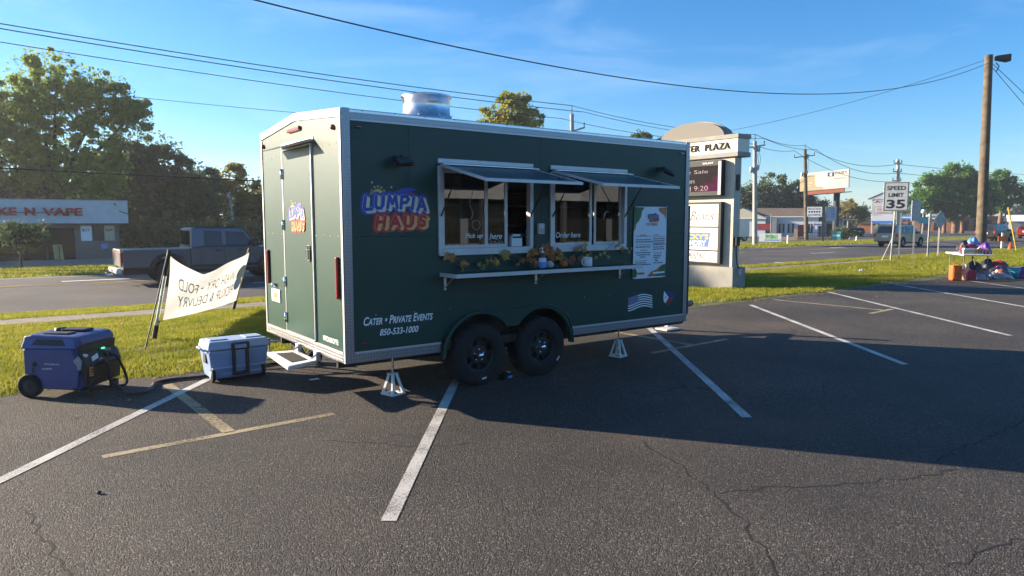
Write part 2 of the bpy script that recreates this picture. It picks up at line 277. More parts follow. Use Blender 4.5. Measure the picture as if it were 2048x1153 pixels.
# ---------------------------------------------------------------- ground
PROF = [(-600, -0.03), (8.0, -0.03), (8.9, 0.012), (15.4, -0.2), (16.7, -0.222), (19.7, -0.455), (33.0, -0.5), (45, -0.8), (54, -0.95), (200, -1.2), (3000, -1.2)]
def TZ(y): return float(np.interp(y, [a for a, _ in PROF], [b for _, b in PROF]))
xs = [-3000, -60, -20, -5, 5, 15, 30, 60, 120, 400, 3500]
m = MB(); nx = len(xs)
m.add([(x, y, z) for y, z in PROF for x in xs], [(j * nx + i, j * nx + i + 1, (j + 1) * nx + i + 1, (j + 1) * nx + i) for j in range(len(PROF) - 1) for i in range(nx - 1)])
tag(m.build('ground', 'soil'), kind='structure')
def edge_y(x): return float(np.interp(x, [-40, 0, 1.2, 2.5, 11.5, 16.4, 20, 25, 60], [8.3, 8.25, 8.33, 8.36, 8.92, 8.75, 8.95, 9.3, 9.5])) + 0.05 * math.sin(x * 2.3) + 0.03 * math.sin(x * 7.1)
ex = [-40 + i * 0.25 for i in range(401)]
m = MB(); m.add([(-40, -60, 0)] + [(60, -60, 0)] + [(x, edge_y(x), 0) for x in reversed(ex)], [tuple(range(len(ex) + 2))])
lot = tag(m.build('parking_lot', 'asphalt'), kind='structure')
def ribbon(name, pts, w, mat, z=0.004, parent=lot, jag=0.0, taper=False, zf=None):
    pts = [Vector((p[0], p[1], 0)) for p in pts]; q = []
    if jag:
        for a, b in zip(pts, pts[1:]):
            n = max(2, int((b - a).length / 0.06))
            for k in range(n): q.append(a.lerp(b, k / n) + Vector((random.uniform(-jag, jag), random.uniform(-jag, jag), 0)))
        pts = q + [pts[-1]]
    vs = []; n = len(pts)
    for i, p in enumerate(pts):
        d = (pts[min(i + 1, n - 1)] - pts[max(i - 1, 0)]).normalized(); s = Vector((-d.y, d.x, 0)); ww = w * (random.uniform(0.4, 1.2) if jag else 1)
        if taper and i in (0, n - 1): ww *= 0.1
        for sg in (-1, 1):
            e = p + s * ww / 2 * sg; vs.append((e.x, e.y, (zf(e.y) if zf else 0) + z))
    return MB().add(vs, [(2 * i, 2 * i + 1, 2 * i + 3, 2 * i + 2) for i in range(n - 1)]).build(name, mat, parent)
for k in range(-1, 7):   # angled bay lines
    x0 = 1.745 + 3.45 * k; y0 = 3.45 + (0.18 if k > 1 else 0); L = (8.6 if k > 2 else 8.2) - y0
    ribbon('bay_line', [(x0, y0), (x0 + 0.81 * L, y0 + L)], 0.09, 'linepaint')
for cx0, cx1, yy, sx, y1 in ((0.6, 2.39, 5.68, 1.5, 7.86), (6.8, 8.5, 5.95, 7.7, 8.3), (12.95, 14.0, 6.1, 13.65, 8.5)):   # older layout, faded
    ribbon('faded_line', [(cx0, yy), (cx1, yy + 0.06)], 0.085, 'fadedpaint', 0.0025)
    ribbon('faded_line', [(sx, yy + 0.05), (sx - 0.05, y1)], 0.1, 'fadedpaint', 0.0025)
for pts in ([(4.0, 3.63), (3.83, 3.15), (3.57, 2.6), (3.36, 2.25), (3.1, 1.92), (2.9, 1.7)], [(3.56, 2.57), (3.99, 2.39), (4.4, 2.15), (4.86, 1.94), (5.25, 1.82)], [(5.29, 1.98), (5.82, 2.0), (6.0, 1.96), (7.1, 1.97)],
            [(0.1, 4.9), (0.18, 4.31), (0.2, 4.0), (0.3, 3.6)], [(3.7, 1.3), (4.03, 1.25), (4.5, 1.17)], [(2.0, 5.1), (2.55, 4.5), (2.92, 4.3)]):
    ribbon('crack', pts, 0.016, 'crack', 0.0015, jag=0.026, taper=True)
for (x, y, a, b) in ((0.59, 6.03, .10, .05), (0.39, 5.48, .08, .04), (0.41, 5.21, .05, .03), (3.2, 4.86, .07, .04), (4.83, 1.99, .05, .03), (0.79, 6.1, .06, .03)):
    MB().disc((0, 0, 0), a, 'z', 14, ry=b).build('paint_mark', 'orangepaint', lot).location = (x, y, 0.002)
for (x, y, a, b) in ((2.05, 5.1, .5, .45), (0.3, 6.6, .7, .35), (1.9, 4.6, .5, .6)):
    MB().disc((0, 0, 0), a, 'z', 20, ry=b).build('dust_stain', 'duststain', lot).location = (x, y, 0.0012)
for (x, y, a, b) in ((3.6, 4.2, .28, .2), (6.6, 3.6, .35, .25), (1.1, 3.9, .22, .18), (8.6, 2.8, .4, .3), (4.9, 3.0, .2, .16), (10.4, 5.6, .5, .3), (2.6, 2.9, .16, .2)):
    MB().disc((0, 0, 0), a, 'z', 20, ry=b).build('oil_stain', 'oilstain', lot).location = (x, y, 0.0016)
ribbon('edge_dirt', [(x, edge_y(x) - .16) for x in [-3 + .3 * i for i in range(100)]], .36, 'edgedirt', 0.0022)
# pavement slabs
sw = MB(); sw.add([(-40, 15.52, -0.2), (36, 15.52, -0.2), (36, 16.5, -0.217), (-40, 16.5, -0.217)], [(0, 1, 2, 3)]); sw = tag(sw.build('sidewalk', 'concrete'), kind='structure')
slab = MB().box(0, 1.485, 0, 0.98, -0.03, 0.022).build('slab', 'concrete', sw, 0.006); slab.location = (-3, 15.52, -0.202); slab.rotation_euler = (-0.018, 0, 0)
for i in range(1, 26):
    c = slab.copy(); COL.objects.link(c); c.location = (-3 + 1.5 * i, 15.52, -0.202 + random.uniform(-.004, .004)); c.parent = sw
# road
rd = MB(); rd.add([(x, y, TZ(y) + 0.008) for y in (19.6, 33.0) for x in (-300, 900)], [(0, 1, 3, 2)]); rd = tag(rd.build('road', 'road'), kind='structure')
def rl(y, x0, x1, w, mat='roadpaint'): ribbon('lane_line', [(x0, y), (x1, y)], w, mat, 0.013, rd, zf=TZ)
rl(21.15, -40, 300, 0.13); rl(28.35, -40, 42, 0.13, 'yellowpaint'); rl(28.6, -40, 42, 0.13, 'yellowpaint'); rl(28.35, 44, 300, 0.13, 'yellowpaint')
rl(32.5, -40, 300, 0.13); rl(29.8, 2.2, 4.4, 0.35); rl(29.4, 55, 57.5, 0.3)
for i in range(-1, 16): rl(24.85, 7.5 + 12.2 * i, 10.6 + 12.2 * i, 0.12)
ribbon('stop_line', [(28.6, 16.9), (33.0, 20.4)], 0.45, 'roadpaint', 0.016, rd, zf=TZ)
tag(MB().box(-12, 12, 46.0, 53.5, -1.2, -0.78).build('shop_sidewalk', 'concrete', None, 0.02), kind='structure')
far = MB(); far.add([(95, 50, -0.86), (330, 50, -0.86), (330, 110, -1.0), (95, 110, -1.0)], [(0, 1, 2, 3)]); tag(far.build('side_street', 'road'), kind='structure')
# ---------------------------------------------------------------- grass blades
def blades(name, regions, label, zf=TZ):
    Vs = []
    for x0, x1, y0, y1, dens, h, w in regions:
        n = int((x1 - x0) * (y1 - y0) * dens); x = RNG.uniform(x0, x1, n); y = RNG.uniform(y0, y1, n)
        if y0 < 9.2: k = y > np.array([edge_y(a) for a in np.linspace(x0, x1, 200)])[np.clip(((x - x0) / (x1 - x0) * 199).astype(int), 0, 199)] - RNG.uniform(-0.05, 0.06, n); x, y = x[k], y[k]
        k = ~((y > 15.56 + .05 * np.sin(x * 1.7)) & (y < 16.46 + .04 * np.sin(x * 2.9)) & (x < 36)); x, y = x[k], y[k]; n = len(x)
        clump = 0.75 + 0.5 * np.sin(x * 3.1 + np.sin(y * 2.7) * 2) * np.sin(y * 4.3)
        kk = (clump > .42 + .12 * np.sin(x * .9) * np.sin(y * 1.3)) | (RNG.random(n) < .35); x, y, clump = x[kk], y[kk], clump[kk]; n = len(x)
        z = np.interp(y, [a for a, _ in PROF], [b for _, b in PROF]) - 0.005; a = RNG.uniform(0, 2 * np.pi, n); hh = h * RNG.uniform(0.5, 1.2, n) * (0.75 + 0.35 * clump); ww = w * RNG.uniform(0.7, 1.3, n)
        B = np.stack([x, y, z], 1); dx = np.stack([np.cos(a), np.sin(a), 0 * a], 1) * ww[:, None] / 2; le = np.stack([RNG.normal(0, .45, n), RNG.normal(0, .45, n), np.ones(n)], 1) * hh[:, None]
        Vs.append(np.stack([B - dx, B + dx, B + le], 1).reshape(-1, 3))
    V = np.concatenate(Vs); F = np.arange(len(V)).reshape(-1, 3)
    return tag(npmesh(name, V, F, 'grassblade'), label, 'grass', kind='stuff')
blades('grass', [(-2.5, 6.5, 8.1, 15.7, 2600, .055, .014), (9.5, 26, 8.6, 15.7, 900, .07, .022), (26, 62, 9.1, 16.8, 260, .10, .04)], 'mown green grass between the parking lot and the sidewalk')
# loose grit on the asphalt
n_ = 2600; gx, gy = RNG.uniform(-1.5, 9, n_), RNG.uniform(1.2, 8.3, n_); gs = RNG.uniform(.001, .004, n_) * RNG.choice([1, 1, 1, 1.8], n_); tet = np.array([[1, 0, 0], [-.5, .87, 0], [-.5, -.87, 0], [0, .1, 1.1]])
ga_ = RNG.uniform(0, 6.28, n_); ca, sa_ = np.cos(ga_), np.sin(ga_); tv = np.stack([tet[None, :, 0] * ca[:, None] - tet[None, :, 1] * sa_[:, None], tet[None, :, 0] * sa_[:, None] + tet[None, :, 1] * ca[:, None], np.repeat(tet[None, :, 2], n_, 0)], 2) * gs[:, None, None] + np.stack([gx, gy, 0 * gx + .0005], 1)[:, None]
gf = (np.arange(n_)[:, None, None] * 4 + np.array([[0, 1, 3], [1, 2, 3], [2, 0, 3]])[None]).reshape(-1, 3); pbr('grit', (.16, .145, .125), .9, var=.6, vs=9)
tag(npmesh('gravel', tv.reshape(-1, 3), gf, 'grit'), 'loose grit scattered over the parking lot asphalt', 'gravel', kind='stuff')
blades('verge_grass', [(-3, 8, 16.4, 19.75, 1300, .07, .02), (20, 62, 16.4, 19.7, 260, .10, .04), (-4, 12, 33.1, 46, 120, .12, .05), (30, 100, 33.1, 44, 26, .16, .10)], 'mown grass along both edges of the road')
# ================================================================ food trailer
TX, TY, TROT = 2.5783, 5.8756, -0.0216
TR = thing('food_trailer', 'dark green food trailer with serving windows and diamond plate trim on the parking lot', 'food trailer', (TX, TY, 0), TROT)
TL, TW, TB, TH, RIDGE = 4.67, 2.351, 0.40, 2.69, 2.785
def arc(cx, cz, r, a0, a1, n): return [(cx + r * math.cos(R(a0 + (a1 - a0) * k / n)), cz + r * math.sin(R(a0 + (a1 - a0) * k / n))) for k in range(n + 1)]
W1, W2 = (0.985, 2.125), (2.39, 3.535); WZ0, WZ1, SEAM = 1.375, 2.225, 1.5585
# side skin in two sheets with a visible joint, windows and wheel well cut out
low = [(0.02, 0.48), (0.99, 0.48)] + [(1.03, 0.55), (1.15, 0.68), (1.30, 0.75), (1.45, 0.77), (2.25, 0.77), (2.42, 0.74), (2.56, 0.66), (2.65, 0.54)] + [(2.685, 0.48), (4.66, 0.48), (4.66, SEAM - .0015),
       (W2[1], SEAM - .0015), (W2[1], WZ0), (W2[0], WZ0), (W2[0], SEAM - .0015), (W1[1], SEAM - .0015), (W1[1], WZ0), (W1[0], WZ0), (W1[0], SEAM - .0015), (0.02, SEAM - .0015)]
MB().prism(low, 'y', 0, 0.04).build('wall_panel', 'paintgreen', TR)
for x0, x1, win in ((0.02, 0.662, None), (0.665, 2.2565, W1), (2.2595, 4.66, W2)):
    z0 = SEAM + .0015; p = [(x0, z0)] + ([(win[0], z0), (win[0], WZ1), (win[1], WZ1), (win[1], z0)] if win else []) + [(x1, z0), (x1, 2.62), (x0, 2.62)]
    MB().prism(p, 'y', 0, 0.04).build('wall_panel', 'paintgreen', TR)
MB().box(0.02, 4.66, 0.041, 0.05, SEAM - .01, SEAM + .01).build('seam_backing', 'ink', TR)
for (x0, x1) in ((W1[1] + .02, W2[0] - .02),): MB().box(x0, x1, -0.0015, -0.0005, SEAM - .002, SEAM + .002).build('seam', 'ink', TR)
# far side, front, floor, inner lining
MB().box(0.02, 4.66, TW - .04, TW, 0.45, 2.62).build('wall_panel', 'paintgreen', TR)
MB().prism([(0, .45), (TW, .45), (TW, TH - .03), (TW / 2, RIDGE - .03), (0, TH - .03)], 'x', TL - .05, TL - .01).build('wall_panel', 'paintgreen', TR)
MB().box(0.0, TL, 0.03, TW - .03, TB + .01, 0.49).build('floor', 'blackmetal', TR)
MB().box(0.1, 4.6, TW - .10, TW - .06, .5, 2.6).build('lining', 'interior', TR)
# roof sheets
for a, b in (((-.01, TH - .005), (TW / 2, RIDGE)), ((TW / 2, RIDGE), (TW + .01, TH - .005))):
    MB().prism([a, b, (b[0], b[1] - .02), (a[0], a[1] - .02)], 'x', -0.004, TL + .004).build('roof', 'aluminium', TR)
# trim on the side
MB().box(0.078, 4.60, -0.008, -0.001, 2.598, 2.694).build('roof_trim', 'diamond', TR, .003)
MB().box(0.078, 4.60, -0.014, -0.009, 2.592, 2.606).build('roof_lip', 'whitealu', TR)
MB().box(0.0, 0.0775, -0.011, -0.001, TB, 2.70).build('corner_trim', 'diamond', TR, .003)
MB().box(4.602, TL, -0.011, -0.001, TB, 2.70).build('corner_trim', 'diamond', TR, .003)
for x0, x1 in ((0.079, 0.985), (2.69, 4.60)):
    MB().box(x0, x1, -0.008, -0.001, TB, 0.492).build('lower_rail', 'diamond', TR, .002)
    MB().box(x0, x1, -0.017, -0.0085, 0.488, 0.504).build('rail_lip', 'whitealu', TR)
# rivets as one small part per row
def rivets(pts, axis, parent=TR, mat='whitealu', r=0.006):
    b = MB()
    for p in pts: b.ball(p, r, r, r, 6, 4)
    return tag(b.build('rivet_row', mat, parent), kind='stuff')
rivets([(.10 + .16 * i, -.001, SEAM + .03) for i in range(5)] + [(3.60 + .17 * i, -.001, SEAM + .03) for i in range(6)] + [(.10, -.001, 1.0 + .14 * i) for i in range(12)] + [(4.57, -.001, .6 + .16 * i) for i in range(12)], 'y', mat='paintgreen_trim', r=.0055)
rivets([(0.2 + .32 * i, -0.010, 2.685) for i in range(14)] , 'y', mat='blackmetal'); rivets([(0.3 + .4 * i, 0.0, 0.83) for i in range(3)] + [(2.9 + .4 * i, 0, .83) for i in range(4)], 'y', mat='greyink')
# ---- rear end with the door (faces -x)
DY0, DY1, DZ0, DZ1 = 0.728, 1.585, 0.52, 2.435
def gz(y): return TH + (RIDGE - TH) * (1 - abs(y - TW / 2) / (TW / 2)) - .02
MB().prism([(0.0, .48), (DY0, .48), (DY0, gz(DY0)), (0.0, gz(0))], 'x', 0, .04).build('end_panel', 'paintgreen', TR)
MB().prism([(DY1, .48), (TW, .48), (TW, gz(TW)), (DY1, gz(DY1))], 'x', 0, .04).build('end_panel', 'paintgreen', TR)
MB().prism([(DY0, DZ1 + .02), (DY1, DZ1 + .02), (DY1, gz(DY1)), (TW / 2, gz(TW / 2)), (DY0, gz(DY0))], 'x', 0, .04).build('end_panel', 'paintgreen', TR)
for a, b in (((-.008, TH + .004), (TW / 2 - .001, RIDGE + .004)), ((TW / 2 + .001, RIDGE + .004), (TW + .008, TH + .004))):
    MB().prism([(a[0], a[1] - .075), (b[0], b[1] - .075), b, a], 'x', -0.012, -0.001).build('gable_trim', 'diamond', TR, .002)
MB().box(-0.010, -0.001, 0.0, 0.038, TB, TH - .075).build('corner_trim', 'whitealu', TR, .003)
MB().box(-0.010, -0.001, TW - .036, TW, TB, TH - .075).build('corner_trim', 'whitealu', TR, .003)
MB().box(-0.012, -0.001, 0.0385, TW - .037, TB, 0.497).build('lower_rail', 'diamond', TR, .003)
MB().box(-0.018, -0.0125, 0.03, TW - .03, .497, .506).build('rail_lip', 'whitealu', TR)
door = MB().box(-0.016, 0.02, DY0 + .012, DY1 - .012, DZ0, DZ1).build('door', 'paintgreen', TR, .004)
MB().box(-0.02, .01, DY0 - .006, DY0 + .010, DZ0 - .01, DZ1 + .01).build('edge_strip', 'aluminium', door)
MB().box(-0.02, .01, DY1 - .010, DY1 + .010, DZ0 - .01, DZ1 + .01).build('edge_strip', 'aluminium', door)
MB().box(-0.02, .01, DY0 + .0105, DY1 - .0105, DZ1 + .002, DZ1 + .018).build('edge_strip', 'aluminium', door)
MB().box(-0.03, .01, DY0 - .004, DY1 + .004, DZ0 - .016, DZ0 - .002).build('threshold', 'whitealu', door)
for z in (2.2, 1.66, 1.05, 0.66):
    MB().box(-0.028, -0.017, DY1 - .03, DY1 + .03, z - .05, z + .05).lathe([(0, -.055), (.010, -.055), (.010, .055), (0, .055)], (-.03, DY1, z), 'z', 8).build('hinge', 'chrome', door)
h = MB(); h.box(-0.03, -0.017, .80, .87, 1.30, 1.46); h.box(-0.05, -0.030, .815, .855, 1.32, 1.42); h.build('handle', 'chrome', door, .004)
hood = MB(); hood.prism([(-.016, 2.495), (-.016, 2.480), (-.19, 2.43), (-.20, 2.438)], 'y', DY0 - .04, DY1 + .06); hood.build('door_hood', 'whitealu', TR)
MB().box(-0.008, -0.001, DY0 - .04, DY1 + .06, 2.472, 2.515).build('hood_flange', 'aluminium', TR)
for y in (0.135, 2.195): 
    tl = MB().box(-0.03, -0.001, y - .020, y + .020, .985, 1.375).build('tail_light', 'redlens', TR, .012, 3)
MB().box(-0.03, -0.001, 1.02, 1.38, 2.607, 2.652).build('brake_light', 'redlens', TR, .012, 3)
for y in (0.175, 2.255): MB().lathe([(0, -.03), (.018, -.028), (.024, -.018), (.026, -.001)], (0, y, 2.545), 'x', 14).build('marker_light', 'amberlens', TR)
for x, z, mt in ((0.16, 2.54, 'redlens'), (0.171, .58, 'redlens'), (4.527, 2.549, 'greyink')): MB().box(x - .032, x + .032, -0.022, -0.001, z - .011, z + .011).build('marker_light', mt, TR, .008, 2)
pl = MB().box(-0.012, -0.001, 1.82, 2.115, .79, .935).build('license_plate', 'white', TR, .004)
MB().box(-0.0135, -0.0125, 1.91, 2.03, .835, .895).build('plate_print', 'menuorange', pl)
MB().box(-0.0135, -0.0125, 1.84, 2.095, .80, .812).build('plate_print', 'leafgreen', pl)
MB().lathe([(0, -.05), (.02, -.045), (.024, -.02), (.015, 0)], (0, 1.99, .985), 'x', 10).build('plate_lamp', 'chrome', TR)
text('registration_number', 'MTDS6SOP73', 'decalwhite', TR, (0, .56, .545), (0, -1, 0), (0, 0, 1), .38, .052, (-1, 0, 0), .0015, bold=.02)
rivets([(0, .12 + .17 * i, 2.40) for i in range(4)] + [(0, 1.7 + .15 * i, 2.40) for i in range(4)] + [(0, .12 + .18 * i, 1.56) for i in range(4)] + [(0, 1.72 + .15 * i, 1.56) for i in range(4)], 'x', r=.0065)
# folding step
st = MB().hexa([(-.385, .47, .305), (-.04, .61, .305), (-.03, 1.26, .305), (-.32, 1.33, .305)], [(-.385, .47, .345), (-.04, .61, .345), (-.03, 1.26, .345), (-.32, 1.33, .345)]).build('step', 'whitepaint', TR, .012)
MB().hexa([(-.29, .64, .3455), (-.12, .68, .3455), (-.11, 1.14, .3455), (-.27, 1.17, .3455)], [(-.29, .64, .350), (-.12, .68, .350), (-.11, 1.14, .350), (-.27, 1.17, .350)]).build('grip_mat', 'rubber', st); 
for y in (.64, 1.17):
    MB().box(-.05, .0, y, y + .07, .32, .42).build('step_bracket', 'whitealu', st, .006); MB().tube([(-.10, y - .012, .36), (-.02, y - .012, .42)], .008, 6).build('step_bracket', 'chrome', st)
# ---- wheels, fender, wheel well
MB().box(0.96, 2.70, .235, .26, .42, .80).box(0.96, 2.70, .04, .235, .79, .80).build('wheel_well', 'blackmetal', TR)
outer = [(0.985, .335), (1.01, .47), (1.07, .60), (1.17, .705), (1.30, .765), (1.45, .785)] + [(2.26, .785), (2.41, .765), (2.53, .71), (2.62, .615), (2.67, .48), (2.69, .335)]
inner = [(2.655, .335)] + [(2.245 + .41 * math.cos(R(a)), .345 + .41 * math.sin(R(a)) * 1.0) for a in (8, 22, 36, 50, 64, 78, 92, 106, 120, 132, 142)] + [(1.84, .595)] + [(1.436 + .41 * math.cos(R(a)), .345 + .41 * math.sin(R(a))) for a in (38, 48, 60, 74, 88, 102, 116, 130, 144, 158, 172)] + [(1.02, .335)]
MB().prism(outer + inner, 'y', -0.055, 0.0).build('fender', 'paintgreen', TR, .006, 2)
lip = MB().tube([(x, -0.058, z) for x, z in outer], .008, 6).build('fender_lip', 'paintgreen_trim', TR)
def make_wheel(cx, cz, rot):
    t = MB(); c = (cx, 0, cz)
    t.lathe([(.17, .20), (.28, .205), (.313, .185), (.325, .155), (.325, -.005), (.314, -.032), (.285, -.05), (.22, -.055), (.175, -.045), (.168, -.02)], c, 'y', 48)
    for k in range(40):   # tread blocks
        a = 2 * math.pi * k / 40
        for y0, y1 in ((-.012, .03), (.04, .075), (.085, .12), (.13, .17)):
            s = MB().box(-.018, .018, y0, y1, .322, .331).xf(Matrix.Translation(c) @ Matrix.Rotation(a + (0.05 if y0 > .05 else 0), 4, 'Y')); t.add(s.v, s.f)
    ty = t.build('tyre', 'rubber', TR)
    r = MB(); r.lathe([(.170, -.03), (.164, -.03), (.154, -.005), (.149, .03), (.13, .04)], c, 'y', 40); r.lathe([(.075, .0), (.09, -.006), (.10, .004), (.114, .03), (.15, .04), (.15, .10)], c, 'y', 40)
    r.lathe([(0, .0), (.075, 0)], c, 'y', 40)
    for k in range(8):
        s = MB().prism([(.09, -.026), (.15, -.018), (.15, .018), (.09, .026)], 'y', 0.004, .034).xf(Matrix.Translation(c) @ Matrix.Rotation(rot + k * math.pi / 4, 4, 'Y')); r.add(s.v, s.f)
    ri = r.build('rim', 'blackmetal', TR)
    MB().lathe([(0, -.075), (.02, -.073), (.030, -.06), (.033, -.02), (.036, .0)], c, 'y', 20).build('hub_cap', 'chrome', ri)
    for k in range(5):
        a = rot + .3 + k * 2 * math.pi / 5; MB().lathe([(0, -.026), (.008, -.024), (.011, -.012), (.011, .0)], (cx + .06 * math.cos(a), 0, cz + .06 * math.sin(a)), 'y', 6).build('lug_nut', 'chrome', ri)
    a = R(-82 if rot == 0 else -38); MB().box(-.028, .028, -.0575, -.0565, -.008, .008).xf(Matrix.Translation((cx + .265 * math.cos(a), 0, cz + .245 * math.sin(a))) @ Matrix.Rotation(-(a + math.pi / 2), 4, 'Y')).build('tyre_label', 'decalwhite', ty)
    MB().tube([(cx, .2, cz), (cx, TW - .2, cz)], .035, 8).build('axle', 'blackmetal', TR)
make_wheel(1.436, .326, 0); make_wheel(2.255, .326, .4)
for x in (1.436, 2.262):
    MB().lathe([(.0, .0), (.20, 0), (.30, 0), (.326, .03), (.326, .17), (.30, .2), (0, .2)], (x, TW - .24, .327), 'y', 24).build('far_tyre', 'rubber', TR)
for y in (.32, TW - .36): MB().box(0.05, 5.0, y, y + .05, .30, .40).build('chassis_rail', 'blackmetal', TR)
MB().box(1.78, 1.92, .26, .32, .22, .42).build('spring_hanger', 'blackmetal', TR)
# tongue at the far end
for y in (.45, TW - .45): MB().tube([(4.4, y, .42), (6.2, TW / 2, .42)], .05, 6).build('tongue_beam', 'blackmetal', TR)
tj = MB().box(5.84, 5.92, TW / 2 + .14, TW / 2 + .22, .05, .95).build('tongue_jack', 'whitealu', TR, .01); MB().box(5.72, 6.04, TW / 2 + .05, TW / 2 + .30, .004, .03).build('jack_foot', 'whitealu', tj, .01)
MB().box(4.672, 4.745, 0.02, TW - .02, .485, 1.90).build('front_cabinet', 'blackmetal', TR, .004); MB().box(4.672, 4.752, 0.012, 0.02, .478, .49).build('cabinet_trim', 'whitealu', TR)
# ---- roof vent
v = MB().lathe([(.285, -.02), (.285, .03), (.272, .035), (.268, .235), (.288, .245), (.292, .26), (.28, .267), (.26, .26), (.25, .10), (0, .08)], (1.53, 1.2, 2.85), 'z', 40).build('exhaust_vent', 'galv', TR)
MB().box(1.19, 1.87, .86, 1.54, 2.74, 2.835).build('vent_curb', 'galv', v, .01)
for a in range(0, 360, 45): MB().lathe([(0, .012), (.012, .01), (.012, -.01)], (1.53 + .288 * math.cos(R(a)), 1.2 + .288 * math.sin(R(a)), 2.88), 'z', 6).build('vent_bolt', 'chrome', v)
# ---- flood lamps
def flood(x, z, ry):
    b = MB().box(x - .05, x + .05, -0.03, -0.001, z - .02, z + .03).build('flood_lamp', 'blackmetal', TR, .006)
    MB().tube([(x, -.03, z + .01), (x, -.08, z + .03), (x, -.11, z - .01)], .010, 6).build('lamp_arm', 'blackmetal', b)
    m4 = Matrix.Translation((x, -.13, z - .03)) @ Matrix.Rotation(ry, 4, 'Y') @ Matrix.Rotation(R(-52), 4, 'X')
    MB().box(-.085, .085, -.02, .02, -.055, .055).xf(m4).build('lamp_head', 'blackmetal', b, .008); MB().box(-.07, .07, -.0225, -.0205, -.042, .042).xf(m4).build('lamp_glass', 'blackgloss', b)
flood(.545, 2.275, -.06); flood(4.12, 2.33, .25)
# ---- outlet box between the windows
ob = MB().box(2.197, 2.275, -.045, -.001, 1.56, 1.675).build('outlet_box', 'whitealu', TR, .006); MB().box(2.207, 2.265, -.052, -.0455, 1.575, 1.62).build('outlet_lid', 'greyink', ob, .003); MB().box(2.207, 2.265, -.052, -.0455, 1.625, 1.665).build('outlet_lid', 'whitealu', ob, .003)
# ---- serving windows
def window(x0, x1, fix, slide, txt, tx0, tw, tz):
    w = MB(); f = .03
    w.box(x0 - .012, x0 + f, -.022, .05, WZ0 - .01, WZ1 + .01); w.box(x1 - f, x1 + .012, -.022, .05, WZ0 - .01, WZ1 + .01); w.box(x0 + f, x1 - f, -.022, .05, WZ1 - f, WZ1 + .01); w.box(x0 + f, x1 - f, -.030, .05, WZ0 - .01, WZ0 + .055)
    wo_ = w.build('window', 'whitealu', TR, .003)
    MB().box(x0 - .02, x1 + .02, -.045, -.0305, WZ0 - .014, WZ0 + .012).build('sill', 'whitealu', wo_, .003)
    for (a, b, y, nm) in ((*fix, -.004, 'fixed_sash'), (*slide, .026, 'sliding_sash')):
        s = MB(); s.box(a, a + .032, y, y + .018, WZ0 + .055, WZ1 - .03); s.box(b - .036, b, y, y + .018, WZ0 + .055, WZ1 - .03); s.box(a + .032, b - .036, y, y + .018, WZ0 + .055, WZ0 + .085); s.box(a + .032, b - .036, y, y + .018, WZ1 - .055, WZ1 - .03)
        s.build(nm, 'whitealu', wo_, .002); MB().box(a + .03, b - .034, y + .007, y + .011, WZ0 + .083, WZ1 - .053).build('pane', 'glass', wo_)
    MB().box(fix[1] - .05, fix[1] - .02, -.022, -.005, 1.77, 1.86).build('latch', 'whitealu', wo_, .003)
    for q, (a, b, c) in enumerate(txt): text('lettering', a, 'decalwhite', wo_, (b, fix and .002, tz), (1, 0, 0), (0, 0, 1), c, .062, (0, -1, 0), 0.0, shear=.25, bold=.012)
    return wo_
w1 = window(*W1, (W1[0] + .03, 1.56), (1.24, 1.83), (('Pick up', 1.29, .21), ('here', 1.585, .155)), 0, 0, 1.515)
w2 = window(*W2, (W2[0] + .03, 3.0), (3.06, W2[1] - .03), (('Order here', 2.47, .36),), 0, 0, 1.515)
def sketch(parent, pts, r=.0035): MB().tube(pts, r, 4).build('window_drawing', 'greyink', parent)
sketch(w1, [(1.36 + .02 * math.sin(k), .002, 1.72 + k * .035) for k in range(9)]); sketch(w1, [(1.42 + .05 * math.cos(k * .7), .002, 1.66 + .05 * math.sin(k * .7)) for k in range(10)])
for k in range(4): sketch(w1, [(1.60 + .05 * k + .022 * math.cos(j * .8), .034, 1.49 - .02 * (k % 2) + .022 * math.sin(j * .8)) for j in range(9)])
sketch(w2, [(3.22 + .05 * k * .3, .034, 1.72 + .1 * math.sin(k * .45)) for k in range(6)])
# what shows inside
MB().box(1.0, 2.1, .75, 1.25, .52, 1.33).build('inner_counter', 'steelin', TR, .01); MB().box(2.4, 4.4, 1.75, 2.2, .52, 1.40).build('inner_counter', 'steelin', TR, .01)
MB().box(1.55, 1.95, 1.75, 2.2, .52, 2.15).build('inner_fridge', 'steelin', TR, .01); MB().box(2.5, 3.9, 1.4, 2.2, 2.1, 2.5).build('inner_hood', 'steelin', TR, .01); MB().box(2.7, 3.5, 2.0, 2.22, 1.62, 1.65).build('inner_shelf', 'steelin', TR)
for i in range(7): MB().lathe([(0, 0), (.05, 0), (.055, .12 + .03 * (i % 3)), (.03, .15 + .03 * (i % 3)), (0, .15 + .03 * (i % 3))], (2.5 + .27 * i, 1.95, 1.402), 'z', 14).build('inner_jar', ('steelin', 'white', 'logored', 'steelin', 'logocream', 'white', 'steelin')[i], TR)
for i in range(4): MB().box(1.05 + .25 * i, 1.22 + .25 * i, .85, 1.05, 1.332, 1.42 + .05 * (i % 2)).build('inner_tray', ('white', 'steelin', 'logocream', 'white')[i], TR, .01)
MB().box(1.0, 4.5, TW - .35, TW - .11, 1.9, 1.92).build('inner_shelf', 'steelin', TR)
